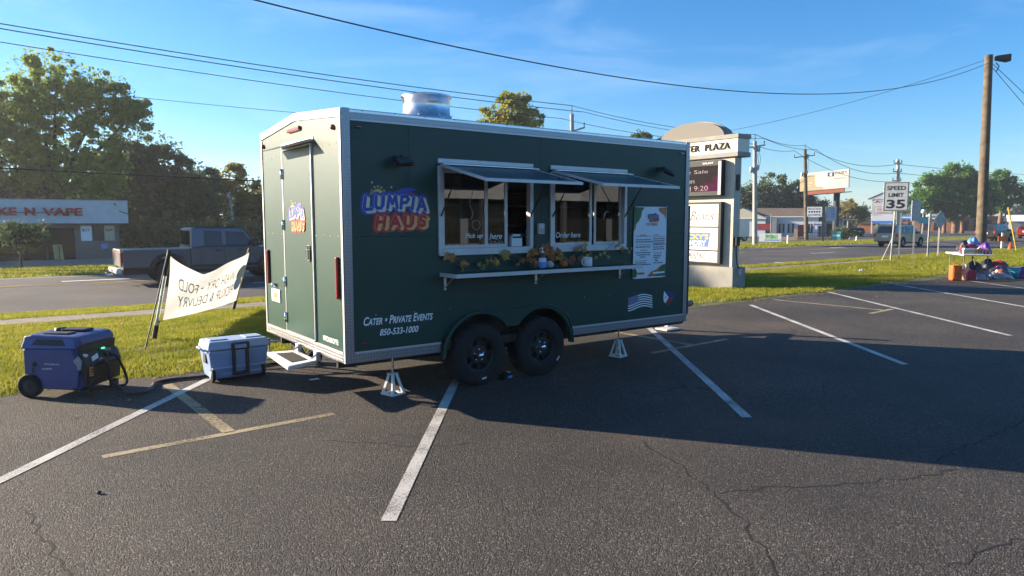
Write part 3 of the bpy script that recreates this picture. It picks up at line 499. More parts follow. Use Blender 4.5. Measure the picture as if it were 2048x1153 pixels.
# ---- awning flaps
def awning(x0, x1):
    a = MB().hexa([(x0 + .03, -.05, 2.228), (x1 - .03, -.05, 2.228), (x1 - .03, -.78, 2.068), (x0 + .03, -.78, 2.068)], [(x0 + .03, -.05, 2.243), (x1 - .03, -.05, 2.243), (x1 - .03, -.78, 2.083), (x0 + .03, -.78, 2.083)]).build('awning_flap', 'flappaint', TR)
    for q0, q1 in ((x0, x0 + .029), (x1 - .029, x1)): MB().hexa([(q0, -.035, 2.226), (q1, -.035, 2.226), (q1, -.799, 2.056), (q0, -.799, 2.056)], [(q0, -.035, 2.251), (q1, -.035, 2.251), (q1, -.799, 2.082), (q0, -.799, 2.082)]).build('flap_edge', 'whitealu', a)
    MB().hexa([(x0, -.80, 2.056), (x1, -.80, 2.056), (x1, -.825, 2.050), (x0, -.825, 2.050)], [(x0, -.80, 2.082), (x1, -.80, 2.082), (x1, -.825, 2.076), (x0, -.825, 2.076)]).build('flap_edge', 'whitealu', a)
    MB().box(x0 - .012, x1 + .012, -.02, -.001, 2.255, 2.305).build('hinge_rail', 'whitealu', a, .003); MB().hexa([(x0, -.02, 2.262), (x1 + .03, -.02, 2.262), (x1 + .03, -.10, 2.243), (x0, -.10, 2.243)], [(x0, -.02, 2.268), (x1 + .03, -.02, 2.268), (x1 + .03, -.10, 2.249), (x0, -.10, 2.249)]).build('drip_edge', 'aluminium', a)
    for t in (.1, .5, .88): MB().box(x0 + (x1 - x0) * t - .025, x0 + (x1 - x0) * t + .025, -.06, -.021, 2.238, 2.256).build('hinge', 'blackmetal', a)
    for q in (x0 + .012, x1 - .03):
        e = Vector((q, -.34, 2.155)); s = Vector((q, -.025, 1.75)); mid = s.lerp(e, .55)
        MB().tube([s, mid], .008, 8).tube([mid, e], .005, 8).build('gas_strut', 'blackmetal', a)
    MB().tube([(x1 - .2, -.70, 2.108), (x1 - .12, -.66, 2.118)], .012, 6).build('flap_latch', 'blackmetal', a)
awning(*W1); awning(*W2)
# ---- counter shelf
sh = MB().box(1.0, 3.53, -.285, -.002, 1.165, 1.190).build('counter_shelf', 'paintgreen', TR); MB().box(.995, 3.535, -.305, -.2855, 1.155, 1.194).build('shelf_edge', 'whitealu', sh, .002); MB().box(.985, .9995, -.285, -.002, 1.155, 1.194).build('shelf_edge', 'whitealu', sh, .002); MB().box(3.5305, 3.545, -.285, -.002, 1.155, 1.194).build('shelf_edge', 'whitealu', sh, .002)
for x in (1.03, 2.17, 3.44):
    MB().box(x, x + .025, -.012, -.001, 1.02, 1.164).box(x, x + .025, -.20, -.012, 1.152, 1.1645).tube([(x + .012, -.01, 1.04), (x + .012, -.17, 1.152)], .008, 6).build('bracket', 'aluminium', sh)
# ---- lettering and pictures on the paintwork
text('lettering', 'Cater • Private Events', 'decalwhite', TR, (.175, 0, .735), (1, 0, 0), (0, 0, 1), .73, .082, (0, -1, 0), .0012, shear=.28, bold=.022, small=.78)
text('lettering', '850-533-1000', 'decalwhite', TR, (.335, 0, .628), (1, 0, 0), (0, 0, 1), .41, .064, (0, -1, 0), .0012, shear=.28, bold=.022)
GL = {'L': [[(0.1, 1), (0, .12), (.08, 0), (.55, .05)]], 'U': [[(.05, 1), (0, .3), (.1, .02), (.4, .02), (.55, .3), (.6, 1)]], 'M': [[(0, 0), (.16, 1), (.36, .35), (.62, 1), (.72, 0)]],
      'P': [[(0, 0), (.1, 1)], [(.1, 1), (.5, .98), (.6, .75), (.45, .48), (.06, .45)]], 'I': [[(0, 0), (.14, 1)]], 'A': [[(0, 0), (.34, 1), (.62, 0)], [(.14, .33), (.5, .33)]],
      'H': [[(0, 0), (.1, 1)], [(.5, 0), (.6, 1)], [(.04, .5), (.55, .5)]], 'S': [[(.55, .85), (.38, 1), (.15, .92), (.12, .66), (.45, .42), (.45, .14), (.25, 0), (0, .12)]]}
def logo(parent, org, U, V, N, w, h, flat=False):
    """two-line brush lettering with outlines, sun, stars and a flag sweep; layers lie a hair apart"""
    org, U, V, N = Vector(org), Vector(U) * w, Vector(V) * h, Vector(N); b = MB(); lay = [0.0004]
    def P(x, y): return tuple(org + U * x + V * y + N * lay[0])
    def poly(pts, mi): b.tri([P(*q) for q in pts], mi); lay[0] += .00006
    asp = w / h
    def stroke(pts, r, mi, dx=0, dy=0):
        for (x0, y0), (x1, y1) in zip(pts, pts[1:]):
            a = math.atan2((y1 - y0), (x1 - x0) * asp); q = []
            for k in range(9): t = a + math.pi / 2 + math.pi * k / 8; q.append((x0 + dx + r * math.cos(t) / asp, y0 + dy + r * math.sin(t)))
            for k in range(9): t = a - math.pi / 2 + math.pi * k / 8; q.append((x1 + dx + r * math.cos(t) / asp, y1 + dy + r * math.sin(t)))
            poly(q, mi)
    def place(word, x0, y0, cw, ch, arcf, gap):
        x = x0; out = []
        for k, c in enumerate(word):
            wd = max(q[0] for s in GL[c] for q in s); u = (x + wd * cw / 2)
            for s in GL[c]: out.append([(x + q[0] * cw, y0 + arcf(u) + q[1] * ch) for q in s])
            x += wd * cw + gap
        return out
    top = place('LUMPIA', .075, .40, .185, .235, lambda u: .07 * (1 - ((u - .5) / .5) ** 2), .052); bot = place('HAUS', .235, .10, .20, .20, lambda u: -.0 + .03 * (u - .5), .075)
    # sun
    lay[0] = .0003
    for a in (25, 60, 90, 120, 155, 0, 180):
        for da in (-7, 0, 7): poly([(.27 + .080 * math.cos(R(a + da)) / asp * 1.0, .735 + .080 * math.sin(R(a + da)) + .01), (.27 + .165 * math.cos(R(a + da - 1.6)) / asp, .735 + .165 * math.sin(R(a + da - 1.6))), (.27 + .165 * math.cos(R(a + da + 1.6)) / asp, .735 + .165 * math.sin(R(a + da + 1.6)))], 2)
    poly([(.27 + .11 * math.cos(R(k * 15)) / asp, .73 + .095 * math.sin(R(k * 15))) for k in range(24)], 5)
    for sx, sy in ((.19, .95), (.455, .87), (.10, .68)): poly([(sx + (.03 if k % 2 == 0 else .012) * math.sin(R(36 * k)) / asp, sy + (.03 if k % 2 == 0 else .012) * math.cos(R(36 * k))) for k in range(10)], 2)
    # sweep
    poly([(.36, .66), (.48, .76), (.60, .85), (.70, .875), (.77, .86), (.82, .82), (.74, .80), (.68, .78), (.64, .73), (.60, .67)], 1); poly([(.60, .74), (.66, .78), (.73, .785), (.80, .755), (.84, .715), (.76, .70), (.68, .70)], 4)
    for s in top: stroke(s, .098, 1, .012, -.01)
    for s in bot: stroke(s, .098, 4, .012, -.01)
    for s in bot: stroke(s, .084, 3, .012, -.01)
    for s in top: stroke(s, .082, 0, .012, -.01)
    for s in top: stroke(s, .046, 2, .036, -.030)
    for s in top: stroke(s, .038, 6)
    for s in top: stroke(s, .034, 0)
    for s in bot: stroke(s, .044, 7, .036, -.030)
    for s in bot: stroke(s, .038, 7)
    for s in bot: stroke(s, .032, 3)
    return tag(b.build('logo', ['logoblue', 'logoblue2', 'logocream', 'logored', 'logored2', 'logogold', 'decalwhite', 'logoorange'], parent), 'two-line brush lettering with sun, stars and flag sweep')
logo(TR, (.145, 0, 1.60), (1, 0, 0), (0, 0, 1), (0, -1, 0), .735, .475)
logo(door, (-.016, 1.43, 1.585), (0, -1, 0), (0, 0, 1), (-1, 0, 0), .51, .345)
# flags
pbr('canton', (.035, .05, .20), .5); fl = MB()
def fw(u, v): return (3.60 + .43 * u + .012 * (1 - v), -.0012, .615 + .185 * v + .022 * math.sin(u * 5.2 - 1.6))
for i in range(13):
    for k in range(12):
        u0, u1 = k / 12, (k + 1) / 12; v0, v1 = i / 13, (i + 1) / 13
        if v0 >= 6 / 13 - 1e-6 and u1 <= 5 / 12 + 1e-6: continue
        fl.add([fw(u0, v0), fw(u1, v0), fw(u1, v1), fw(u0, v1)], [(0, 1, 2, 3)], 0 if i % 2 else 1)
for k in range(5): fl.add([fw(k / 12, 6 / 13), fw((k + 1) / 12, 6 / 13), fw((k + 1) / 12, 1), fw(k / 12, 1)], [(0, 1, 2, 3)], 2)
for i in range(7):
    for k in range(6):
        c = fw((.6 + k + (.4 if i % 2 else 0)) / 12 * .78, 6 / 13 + (i + .6) / 13 * .97); r = .0075; fl.add([(c[0] + (r if j % 2 == 0 else r * .45) * math.sin(R(36 * j)), -.0018, c[2] + (r if j % 2 == 0 else r * .45) * math.cos(R(36 * j))) for j in range(10)], [tuple(range(10))], 0)
tag(fl.build('flag_decal', ['decalwhite', 'navy', 'canton'], TR), 'waving stars and stripes flag decal')
pf = MB(); pf.add([(4.25, -.0012, .82), (4.36, -.0012, .80), (4.44, -.0012, .775), (4.45, -.0012, .74), (4.36, -.0012, .725), (4.335, -.0012, .735)], [tuple(range(6))], 0); pf.add([(4.335, -.0012, .734), (4.36, -.0012, .724), (4.45, -.0012, .739), (4.42, -.0012, .70), (4.36, -.0012, .665), (4.335, -.0012, .625), (4.275, -.0012, .66)], [tuple(range(7))], 1)
pf.add([(4.249, -.0018, .82), (4.338, -.0018, .734), (4.274, -.0018, .66), (4.245, -.0018, .69), (4.235, -.0018, .745)], [tuple(range(5))], 2); pf.disc((4.275, -.0022, .735), .016, 'y', 10, 3)
tag(pf.build('flag_decal', ['flagblue', 'flagred', 'decalwhite', 'logogold'], TR), 'small blue, red and white flag decal with a gold sun')
# ================================================================ things on and around the trailer
TM = Matrix.Translation((TX, TY, 0)) @ Matrix.Rotation(TROT, 4, 'Z')
def TP(x, y, z): return tuple(TM @ Vector((x, y, z)))
pbr('menugrey', (0.33, 0.34, 0.36), 0.6)
# menu banner
mn = thing('menu_banner', 'white food menu poster with leaf corners hung beside the serving window', 'menu', TP(3.68, 0, 1.0), TROT)
def mw(u, v): return (.58 * u - .018 * (1 - v), -.012 - .006 * math.sin(u * 3.1) - .004 * math.sin(v * 5), .875 * v)
b = MB(); nU, nV = 6, 10
b.add([mw(i / nU, j / nV) for j in range(nV + 1) for i in range(nU + 1)], [(j * (nU + 1) + i, j * (nU + 1) + i + 1, (j + 1) * (nU + 1) + i + 1, (j + 1) * (nU + 1) + i) for j in range(nV) for i in range(nU)], 0, True); b.build('sheet', 'menuwhite', mn)
def mpoly(name, pts, mat, d=.0012):
    MB().tri([(lambda p: (p[0], p[1] - d, p[2]))(mw(*q)) for q in pts]).build(name, mat, mn)
mpoly('print', [(.0, .66), (.05, .70), (.06, .76), (.14, .80), (.20, .86), (.22, .93), (.30, .99), (0, .99)], 'leafgreen', .003); mpoly('print', [(0, .66), (.05, .70), (.06, .73), (0, .76)], 'menuorange', .004)
mpoly('print', [(.73, .99), (.75, .94), (.84, .91), (.93, .88), (.98, .82), (.99, .99)], 'menuorange', .003)
mpoly('print', [(.42, .02), (.99, .02), (.99, .19), (.84, .17), (.72, .12), (.55, .09)], 'menuorange', .003); mpoly('print', [(.66, .02), (.99, .02), (.99, .19), (.88, .175), (.80, .12), (.74, .06)], 'leafgreen', .004); mpoly('print', [(0, .02), (.11, .02), (.13, .08), (.10, .12), (.05, .16), (0, .12)], 'leafgreen', .003)
mpoly('print', [(.14, .055), (.34, .055), (.34, .085), (.14, .085)], 'menuorange', .003); mpoly('print', [(.60, .055), (.97, .06), (.97, .085), (.60, .08)], 'menuwhite', .005)
text('heading', 'FOOD MENU', 'menuorange', mn, (.205, -.019, .645), (1, 0, 0), (0, 0, 1), .20, .034, (0, -1, 0), .002, bold=.01)
logo(mn, (.225, -.0175, .69), (1, 0, 0), (0, 0, 1), (0, -1, 0), .20, .125)
for k, (u0, u1, v, g) in enumerate([(.18, .36, .60, 1), (.60, .76, .60, 1), (.06, .48, .585, 2), (.56, .95, .575, 2), (.06, .52, .535, 0), (.58, .96, .545, 0), (.06, .56, .505, 0), (.58, .94, .515, 0), (.58, .95, .485, 0), (.06, .5, .465, 2), (.58, .95, .465, 0), (.06, .5, .435, 0), (.58, .92, .43, 0), (.2, .4, .39, 1), (.58, .93, .40, 0), (.06, .5, .355, 0), (.62, .85, .345, 1), (.10, .48, .325, 0), (.60, .84, .31, 0), (.18, .36, .295, 0), (.60, .80, .285, 0), (.06, .40, .245, 2), (.64, .72, .26, 0), (.06, .38, .215, 0), (.64, .76, .235, 0), (.06, .52, .19, 0), (.60, .9, .205, 0)]):
    x = u0
    while x < u1:   # broken dashes of unreadable print
        x2 = min(u1, x + random.uniform(.04, .10)); mpoly('print_line', [(x, v), (x2, v), (x2, v + .011), (x, v + .011)], ('menugrey', 'menuorange', 'greyink')[1 if g == 1 else 2 if g == 2 else 0] if g else 'ink', .004); x = x2 + .012
for u in (.02, .97):
    for v in (.01, 1.0): p = mw(u, v); MB().lathe([(0, -.02), (.012, -.016), (.012, -.002)], p, 'y', 10).build('suction_hook', 'chrome', mn)
# sanitizer bottle
sa = thing('sanitizer_bottle', 'clear pump bottle of blue hand sanitizer standing on the counter shelf', 'bottle', TP(2.12, -.20, 1.1945), TROT)
glassmat('bottleplastic', (0.80, 0.88, 0.95), 0.05); pbr('gel', (0.25, 0.45, 0.75), 0.2); pbr('labelblue', (0.08, 0.28, 0.75), 0.4)
MB().lathe([(0, 0), (.036, 0), (.040, .008), (.040, .115), (.034, .14), (.016, .16), (.014, .175)], (0, 0, 0), 'z', 20).build('bottle', 'bottleplastic', sa)
MB().lathe([(0, .004), (.034, .006), (.036, .09), (0, .09)], (0, 0, 0), 'z', 20).build('gel', 'gel', sa)
MB().lathe([(.0408, .02), (.0408, .075)], (0, 0, 0), 'z', 20).build('label', 'labelblue', sa); MB().lathe([(.0408, .076), (.0408, .118)], (0, 0, 0), 'z', 20).build('label', 'white', sa)
MB().lathe([(.018, .172), (.018, .19), (.007, .192), (.006, .215), (.012, .217), (.012, .226), (0, .227)], (0, 0, 0), 'z', 14).tube([(0, 0, .222), (-.02, -.005, .224), (-.04, -.01, .216)], .006, 6).build('pump', 'white', sa)
# mug
mg = thing('mug', 'white mug with handle standing on the counter shelf', 'mug', TP(2.79, -.17, 1.1945), TROT)
MB().lathe([(0, 0), (.045, 0), (.050, .006), (.050, .105), (.046, .105), (.046, .012), (0, .012)], (0, 0, 0), 'z', 24).build('cup', 'white', mg)
MB().tube([(-.047 - .038 * math.sin(R(a)), 0, .055 - .038 * math.cos(R(a))) for a in range(0, 181, 20)], .008, 8).build('handle', 'white', mg); MB().lathe([(.0505, .045), (.0505, .08)], (0, 0, 0), 'z', 24).build('print', 'menuwhite', mg)
# pumpkins
pbr('pumpkinwhite', (0.55, 0.52, 0.45), 0.6, var=0.2, vs=30); pbr('pumpkinorange', (0.50, 0.15, 0.04), 0.55, var=0.25, vs=30); pbr('stalk', (0.14, 0.11, 0.05), 0.9)
def pumpkin(label, loc, r, mat):
    t = thing('pumpkin', label, 'pumpkin', loc, TROT, 'little pumpkins on the shelf'); b = MB(); n, m_ = 32, 10
    vs = [((r * (1 + .08 * math.cos(8 * 2 * math.pi * k / n)) * max(math.sin(math.pi * i / m_), .02) * math.cos(2 * math.pi * k / n)), r * (1 + .08 * math.cos(8 * 2 * math.pi * k / n)) * max(math.sin(math.pi * i / m_), .02) * math.sin(2 * math.pi * k / n), r * .85 - r * .85 * math.cos(math.pi * i / m_)) for i in range(m_ + 1) for k in range(n)]
    b.add(vs, [(i * n + k, i * n + (k + 1) % n, (i + 1) * n + (k + 1) % n, (i + 1) * n + k) for i in range(m_) for k in range(n)], 0, True); b.build('body', mat, t); MB().tube([(0, 0, r * 1.62), (.004, 0, r * 1.8), (.012, 0, r * 2.0)], [.012, .008, .009], 6).build('stalk', 'stalk', t)
pumpkin('small white pumpkin behind the sanitizer bottle', TP(2.27, -.13, 1.1945), .048, 'pumpkinwhite'); pumpkin('small orange pumpkin under the leaf garland', TP(2.47, -.13, 1.1945), .045, 'pumpkinorange')
# leaf garland: every leaf a part
for i, c in enumerate([(0.58, .33, .06), (.48, .22, .06), (.40, .13, .05), (.34, .27, .10)]): pbr('autumn%d' % i, c, 0.6, var=0.35, vs=30)
ga = thing('leaf_garland', 'garland of yellow and rust maple leaves strung below the serving windows', 'garland', TP(1.0, 0, 1.3), TROT)
MP = [(0, -.5), (.04, -.12), (.30, -.26), (.26, -.10), (.52, .02), (.40, .08), (.46, .26), (.24, .20), (.20, .32), (0, .55), (-.20, .32), (-.24, .20), (-.46, .26), (-.40, .08), (-.52, .02), (-.26, -.10), (-.30, -.26), (-.04, -.12)]
lm = []
for k in range(4):
    q = MB(); vs = [(a, .35 * abs(a) - .25 * c * c + random.uniform(-.10, .10), c) for a, c in MP] + [(0, 0, 0)]; q.add(vs, [(i, (i + 1) % 18, 18) for i in range(18)]); o = q.build('leaf', 'autumn%d' % k, ga); lm.append(o.data); bpy.data.objects.remove(o)
GAR = [(.06, 1.375), (.10, 1.34), (.03, 1.36), (.22, 1.27), (.21, 1.23), (.42, 1.27), (.47, 1.23), (.50, 1.29), (.56, 1.31), (.62, 1.27), (.72, 1.33), (.78, 1.36), (.70, 1.36), (.90, 1.27), (.96, 1.29), (1.02, 1.28), (1.06, 1.36), (1.10, 1.37), (1.08, 1.27), (1.12, 1.24), (1.05, 1.31), (1.18, 1.37), (1.22, 1.33), (1.25, 1.41), (1.16, 1.40), (1.33, 1.38), (1.37, 1.36), (1.30, 1.35), (1.22, 1.29), (1.36, 1.30), (1.44, 1.30), (1.47, 1.33), (1.50, 1.24), (1.55, 1.27), (1.49, 1.29), (1.46, 1.36), (1.52, 1.32), (1.60, 1.27), (1.65, 1.28), (1.63, 1.24), (1.72, 1.38), (1.77, 1.40), (1.80, 1.36), (1.83, 1.43), (1.85, 1.37), (1.86, 1.30), (1.80, 1.29), (1.76, 1.27), (1.92, 1.33), (2.03, 1.28), (2.08, 1.31), (2.14, 1.33), (2.22, 1.29), (2.32, 1.40), (2.37, 1.42), (2.42, 1.37), (2.35, 1.47), (2.52, 1.34), (2.57, 1.37), (2.55, 1.32)]
for i, (x, z) in enumerate(GAR):
    big = 1.0 if i < 48 else .62
    o = bpy.data.objects.new('leaf', lm[random.choice((0, 0, 1, 3) if i < 14 else (1, 2, 1, 2, 0) if i < 49 else (3, 3, 0))]); COL.objects.link(o); o.parent = ga; s = random.uniform(.085, .125) * big
    o.scale = (s * random.uniform(.6, 1), s, s); o.location = (x, -.055 - random.uniform(0, .035), z - 1.3); o.rotation_euler = (random.uniform(-.5, .5), random.uniform(0, 6.28), random.uniform(-.7, .7))
MB().tube([(x, -.05, z - 1.3 + .01) for x, z in sorted(GAR)[::3]], .003, 4).build('vine', 'stalk', ga)
# napkin holder on the sill
nh = thing('napkin_holder', 'small white napkin holder standing in the open serving window', 'napkin holder', TP(1.88, .02, 1.4301), TROT); MB().box(0, .14, 0, .07, 0, .11).build('holder', 'white', nh, .008); MB().box(.01, .13, -.003, -.001, .09, .108).build('napkin_edge', 'navy', nh); MB().box(.02, .12, .01, .06, .111, .13).build('napkin', 'menuwhite', nh)
# stabiliser stands
def stand(label, loc, top):
    t = thing('jack_stand', label, 'jack stand', loc, .25, 'stabiliser stands under the trailer'); b = MB(); s, hh = .072, .20
    for dx in (-1, 1):
        for dy in (-1, 1): MB().hexa([(dx * s - .012, dy * s - .012, .004), (dx * s + .012, dy * s - .012, .004), (dx * s + .012, dy * s + .012, .004), (dx * s - .012, dy * s + .012, .004)], [(dx * .020 - .01, dy * .020 - .01, hh), (dx * .026 + .01, dy * .026 - .01, hh), (dx * .026 + .01, dy * .026 + .01, hh), (dx * .026 - .01, dy * .026 + .01, hh)]).build('leg', 'whitepaint', t)
    b.box(-s - .012, s + .012, -s - .014, -s + .010, .001, .02); b.box(-s - .012, s + .012, s - .010, s + .014, .001, .02); b.box(-s - .014, -s + .010, -s + .010, s - .010, .001, .02); b.box(s - .010, s + .014, -s + .010, s - .010, .001, .02); b.build('base_frame', 'whitepaint', t)
    MB().box(-.04, .04, -.04, .04, hh, hh + .014).build('collar', 'whitepaint', t); MB().tube([(0, 0, .09), (0, 0, top)], .011, 8).build('screw', 'galv', t); MB().box(-.05, .05, -.02, .02, top - .012, top).build('cradle', 'galv', t)
stand('white jack stand under the rear of the trailer, before the wheels', (3.14, 6.06, 0), .40); stand('white jack stand under the front of the trailer, behind the wheels', (6.30, 6.06, 0), .36)
# wheel chock
ck = thing('wheel_chock', 'small dark wheel chock against the front of the near tyre', 'wheel chock', (4.40, 5.90, 0), .1); MB().prism([(-.08, .004), (.08, .004), (.07, .05), (.03, .075), (-.03, .06)], 'y', -.05, .05).build('body', 'rubber', ck, .006); MB().box(.0, .06, -.053, -.051, .02, .045).build('sticker', 'labelblue', ck); MB().tube([(.05, -.03, .075), (.05, .03, .075)], .008, 6).build('grip', 'white', ck)
# bits of litter
for lab, x, y, a, mt in (('scrap of white paper on the asphalt by the cooler', 2.76, 7.14, .05, 'white'), ('tiny dark acorn lying on the sunlit asphalt', .49, 4.91, .015, 'ink')):
    o = (MB().box(-a, a, -a * .6, a * .6, .002, .006) if mt == 'white' else MB().ball((0, 0, a * .7), a, a * .8, a * .7)).build('paper_scrap' if mt == 'white' else 'acorn', mt); o.location = (x, y, 0); tag(o, lab, 'litter')
# ---------------------------------------------------------------- generator
GX, GY = 0.70, 7.735; gu = Vector((.76, -.65, 0)).normalized(); GEN = thing('generator', 'blue inverter generator on wheels at the edge of the grass', 'generator', (GX, GY, 0), math.atan2(gu.y, gu.x))
pbr('genblue', (0.066, 0.080, 0.215), 0.42, var=0.08, vs=5, bump=.05, bs=250); pbr('genblue2', (0.085, 0.11, 0.28), 0.38); pbr('gengrey', (0.30, 0.31, 0.31), 0.5)
GL_, GW = .60, .56   # local: x forward to the panel (0 = panel), y across
prof = [(-.60, .10), (-.52, .075), (-.08, .06), (-.02, .09), (.0, .30), (-.06, .44), (-.03, .50), (-.02, .535), (-.06, .59), (-.52, .605), (-.595, .59), (-.61, .54), (-.60, .45)]
MB().prism(prof, 'y', .02, GW - .02).build('housing', 'genblue', GEN, .02, 3)
for y0, y1 in ((-.012, .02), (GW - .02, GW + .012)): MB().prism([(-.585, .12), (-.50, .085), (-.12, .075), (-.06, .10), (-.03, .30), (-.085, .43), (-.09, .47), (-.58, .47)], 'y', y0, y1).build('side_panel', 'genblue', GEN, .012, 3)
MB().hexa([(-.61, -.016, .475), (-.05, -.016, .475), (-.05, GW + .016, .475), (-.61, GW + .016, .475)], [(-.585, .03, .60), (-.09, .03, .595), (-.09, GW - .03, .595), (-.585, GW - .03, .60)]).build('top_cover', 'genblue2', GEN, .015, 3)
MB().box(-.46, -.20, .10, .22, .598, .612).build('top_recess', 'blackplastic', GEN, .006); MB().box(-.40, -.15, .27, .42, .597, .625).build('fuel_cap', 'blackplastic', GEN, .012); MB().lathe([(0, .03), (.05, .03), (.055, 0)], (-.45, .34, .60), 'z', 18).build('fuel_cap', 'blackplastic', GEN)
MB().hexa([(-.50, -.010, .515), (-.16, -.010, .505), (-.16, .03, .50), (-.50, .03, .51)], [(-.46, .012, .565), (-.20, .012, .56), (-.20, .04, .57), (-.46, .04, .575)]).build('carry_handle', 'blackplastic', GEN, .005)
MB().prism([(-.012, .10), (.012, .10), (.035, .30), (-.03, .42), (-.015, .50), (-.06, .50), (-.05, .30)], 'y', .012, GW - .012).build('front_panel', 'blackplastic', GEN, .008)
for i in range(6): MB().hexa([(.018 + .003 * i, .05, .13 + .026 * i), (.018 + .003 * i, GW - .05, .13 + .026 * i), (.034 + .003 * i, GW - .05, .13 + .026 * i), (.034 + .003 * i, .05, .13 + .026 * i)], [(.018 + .003 * i, .05, .142 + .026 * i), (.018 + .003 * i, GW - .05, .142 + .026 * i), (.034 + .003 * i, GW - .05, .142 + .026 * i), (.034 + .003 * i, .05, .142 + .026 * i)]).build('louvre', 'blackmetal', GEN)
def pan(y, z): return (.002 + (.36 - z) * .52 if z > .3 else .03, y, z)
for y, z, r, mt in ((.06, .40, .018, 'white'), (.30, .42, .014, 'leafgreen'), (.36, .41, .020, 'gengrey'), (.41, .40, .018, 'gengrey'), (.34, .36, .02, 'blackmetal'), (.40, .355, .02, 'blackmetal'), (.23, .33, .02, 'gengrey')):
    p = pan(y, z); MB().lathe([(0, .028), (r * .8, .026), (r, .015), (r, -.01)], p, 'x', 14).build('control', mt, GEN)
pbr('greenled', (0.05, 0.5, 0.2), 0.4, emit=((0.1, 0.9, 0.4), 0.6)); MB().box(.0, .012, .285, .325, .425, .44).build('display', 'greenled', GEN)
MB().hexa([(.03, .10, .335), (.03, .19, .355), (.032, .19, .36), (.032, .10, .34)], [(.008, .12, .375), (.008, .21, .40), (.01, .21, .40), (.01, .12, .375)]).build('tag_card', 'white', GEN); MB().box(.042, .045, .03, .085, .20, .29).build('tag_card', 'menuorange', GEN)
for y in (-.014, GW + .004): MB().prism([(-.085, .36), (-.03, .41), (.005, .36), (-.01, .27), (-.04, .27), (-.05, .32)], 'y', y - .008, y + .010).build('grip_plate', 'gengrey', GEN, .006)
for y in (-.022, GW - .018):
    w = MB().lathe([(.0, -.012), (.06, -.014), (.068, -.02), (.105, -.02), (.115, -.01), (.115, .04), (.105, .05), (0, .05)], (-.53, y, .115), 'y', 28).build('wheel', 'rubber', GEN); MB().lathe([(0, -.024), (.02, -.024), (.028, -.017), (.062, -.017)], (-.53, y, .115), 'y', 20).build('wheel_hub', 'blackplastic', w)
MB().tube([(-.53, -.02, .115), (-.53, GW + .02, .115)], .01, 6).build('axle', 'blackmetal', GEN)
for y in (.03, GW - .08): MB().box(-.07, .005, y, y + .05, .001, .075).build('foot', 'blackplastic', GEN, .006)
MB().lathe([(0, -.012), (.022, -.01), (.026, 0)], (-.475, -.012, .325), 'y', 14).build('choke_knob', 'blackplastic', GEN); MB().box(-.50, -.485, -.018, -.011, .24, .29).build('pull_slot', 'ink', GEN)
text('lettering', 'Westinghouse', 'decalwhite', GEN, (-.375, -.0125, .315), (1, 0, 0), (0, 0, 1), .15, .024, (0, -1, 0), .0015); text('lettering', 'iGen8200', 'decalwhite', GEN, (-.40, -.0125, .275), (1, 0, 0), (0, 0, 1), .10, .016, (0, -1, 0), .0015, bold=.01)
# power cord
GM = GEN.matrix_basis if False else Matrix.Translation((GX, GY, 0)) @ Matrix.Rotation(math.atan2(gu.y, gu.x), 4, 'Z')
def GP(x, y, z): return GM @ Vector((x, y, z))
def smooth(pts, n=8):
    P = [Vector(p) for p in pts]; out = []
    for i in range(len(P) - 1):
        a, b_, c, d = P[max(i - 1, 0)], P[i], P[i + 1], P[min(i + 2, len(P) - 1)]
        for k in range(n):
            t = k / n; out.append(.5 * ((2 * b_) + (-a + c) * t + (2 * a - 5 * b_ + 4 * c - d) * t * t + (-a + 3 * b_ - 3 * c + d) * t ** 3))
    return out + [P[-1]]
tag(MB().tube(smooth([GP(.03, .23, .33), GP(.09, .24, .28), GP(.10, .27, .10), (1.03, 7.75, .02), (1.07, 7.56, .018), (1.19, 7.54, .018), (1.29, 7.72, .018), (1.36, 7.93, .018), (1.55, 7.99, .018), (1.85, 7.95, .018), (2.3, 8.1, .018), (3.0, 8.2, .018)]), .0165, 8).build('power_cable', 'blackplastic'), 'thick black power cord running from the generator along the asphalt', 'cord')
tag(MB().tube(smooth([GP(.03, .36, .36), GP(.10, .38, .33), GP(.13, .46, .12), GP(.12, .47, .03), GP(.08, .42, .02)]), .013, 8).build('power_cable', 'blackplastic'), 'black lead looped beside the generator control panel', 'cord')
# ---------------------------------------------------------------- cooler
CO = thing('cooler', 'pale blue wheeled cooler with black pull handle beside the trailer step', 'cooler', (1.80, 7.60, 0), .02)
pbr('coolblue', (0.25, 0.35, 0.56), 0.5, var=.05, vs=6, bump=.04, bs=200); pbr('coolblue2', (0.36, 0.45, 0.62), 0.5)
CW, CD, CH = .65, .38, .435
MB().hexa([(.05, .03, .03), (CW - .05, .03, .03), (CW - .05, CD - .02, .03), (.05, CD - .02, .03)], [(.012, .0, .34), (CW - .012, .0, .34), (CW - .012, CD, .34), (.012, CD, .34)]).build('body', 'coolblue', CO, .025, 3)
MB().hexa([(.0, -.012, .345), (CW, -.012, .345), (CW, CD + .012, .345), (0, CD + .012, .345)], [(.02, .01, CH), (CW - .02, .01, CH), (CW - .02, CD - .01, CH), (.02, CD - .01, CH)]).build('lid', 'coolblue2', CO, .02, 3)
for x in (.05, .42): MB().box(x, x + .18, .09, .27, CH + .001, CH + .012).build('lid_panel', 'coolblue2', CO, .006)
MB().box(.04, CW - .04, -.008, .02, .14, .16).build('body_rib', 'coolblue2', CO, .006); MB().box(.15, CW - .1, .0, .03, .075, .09).build('body_rib', 'coolblue2', CO, .004)
for x in (.245, .385): MB().box(x, x + .032, -.03, .005, .08, .37).build('handle_bar', 'blackplastic', CO, .006)
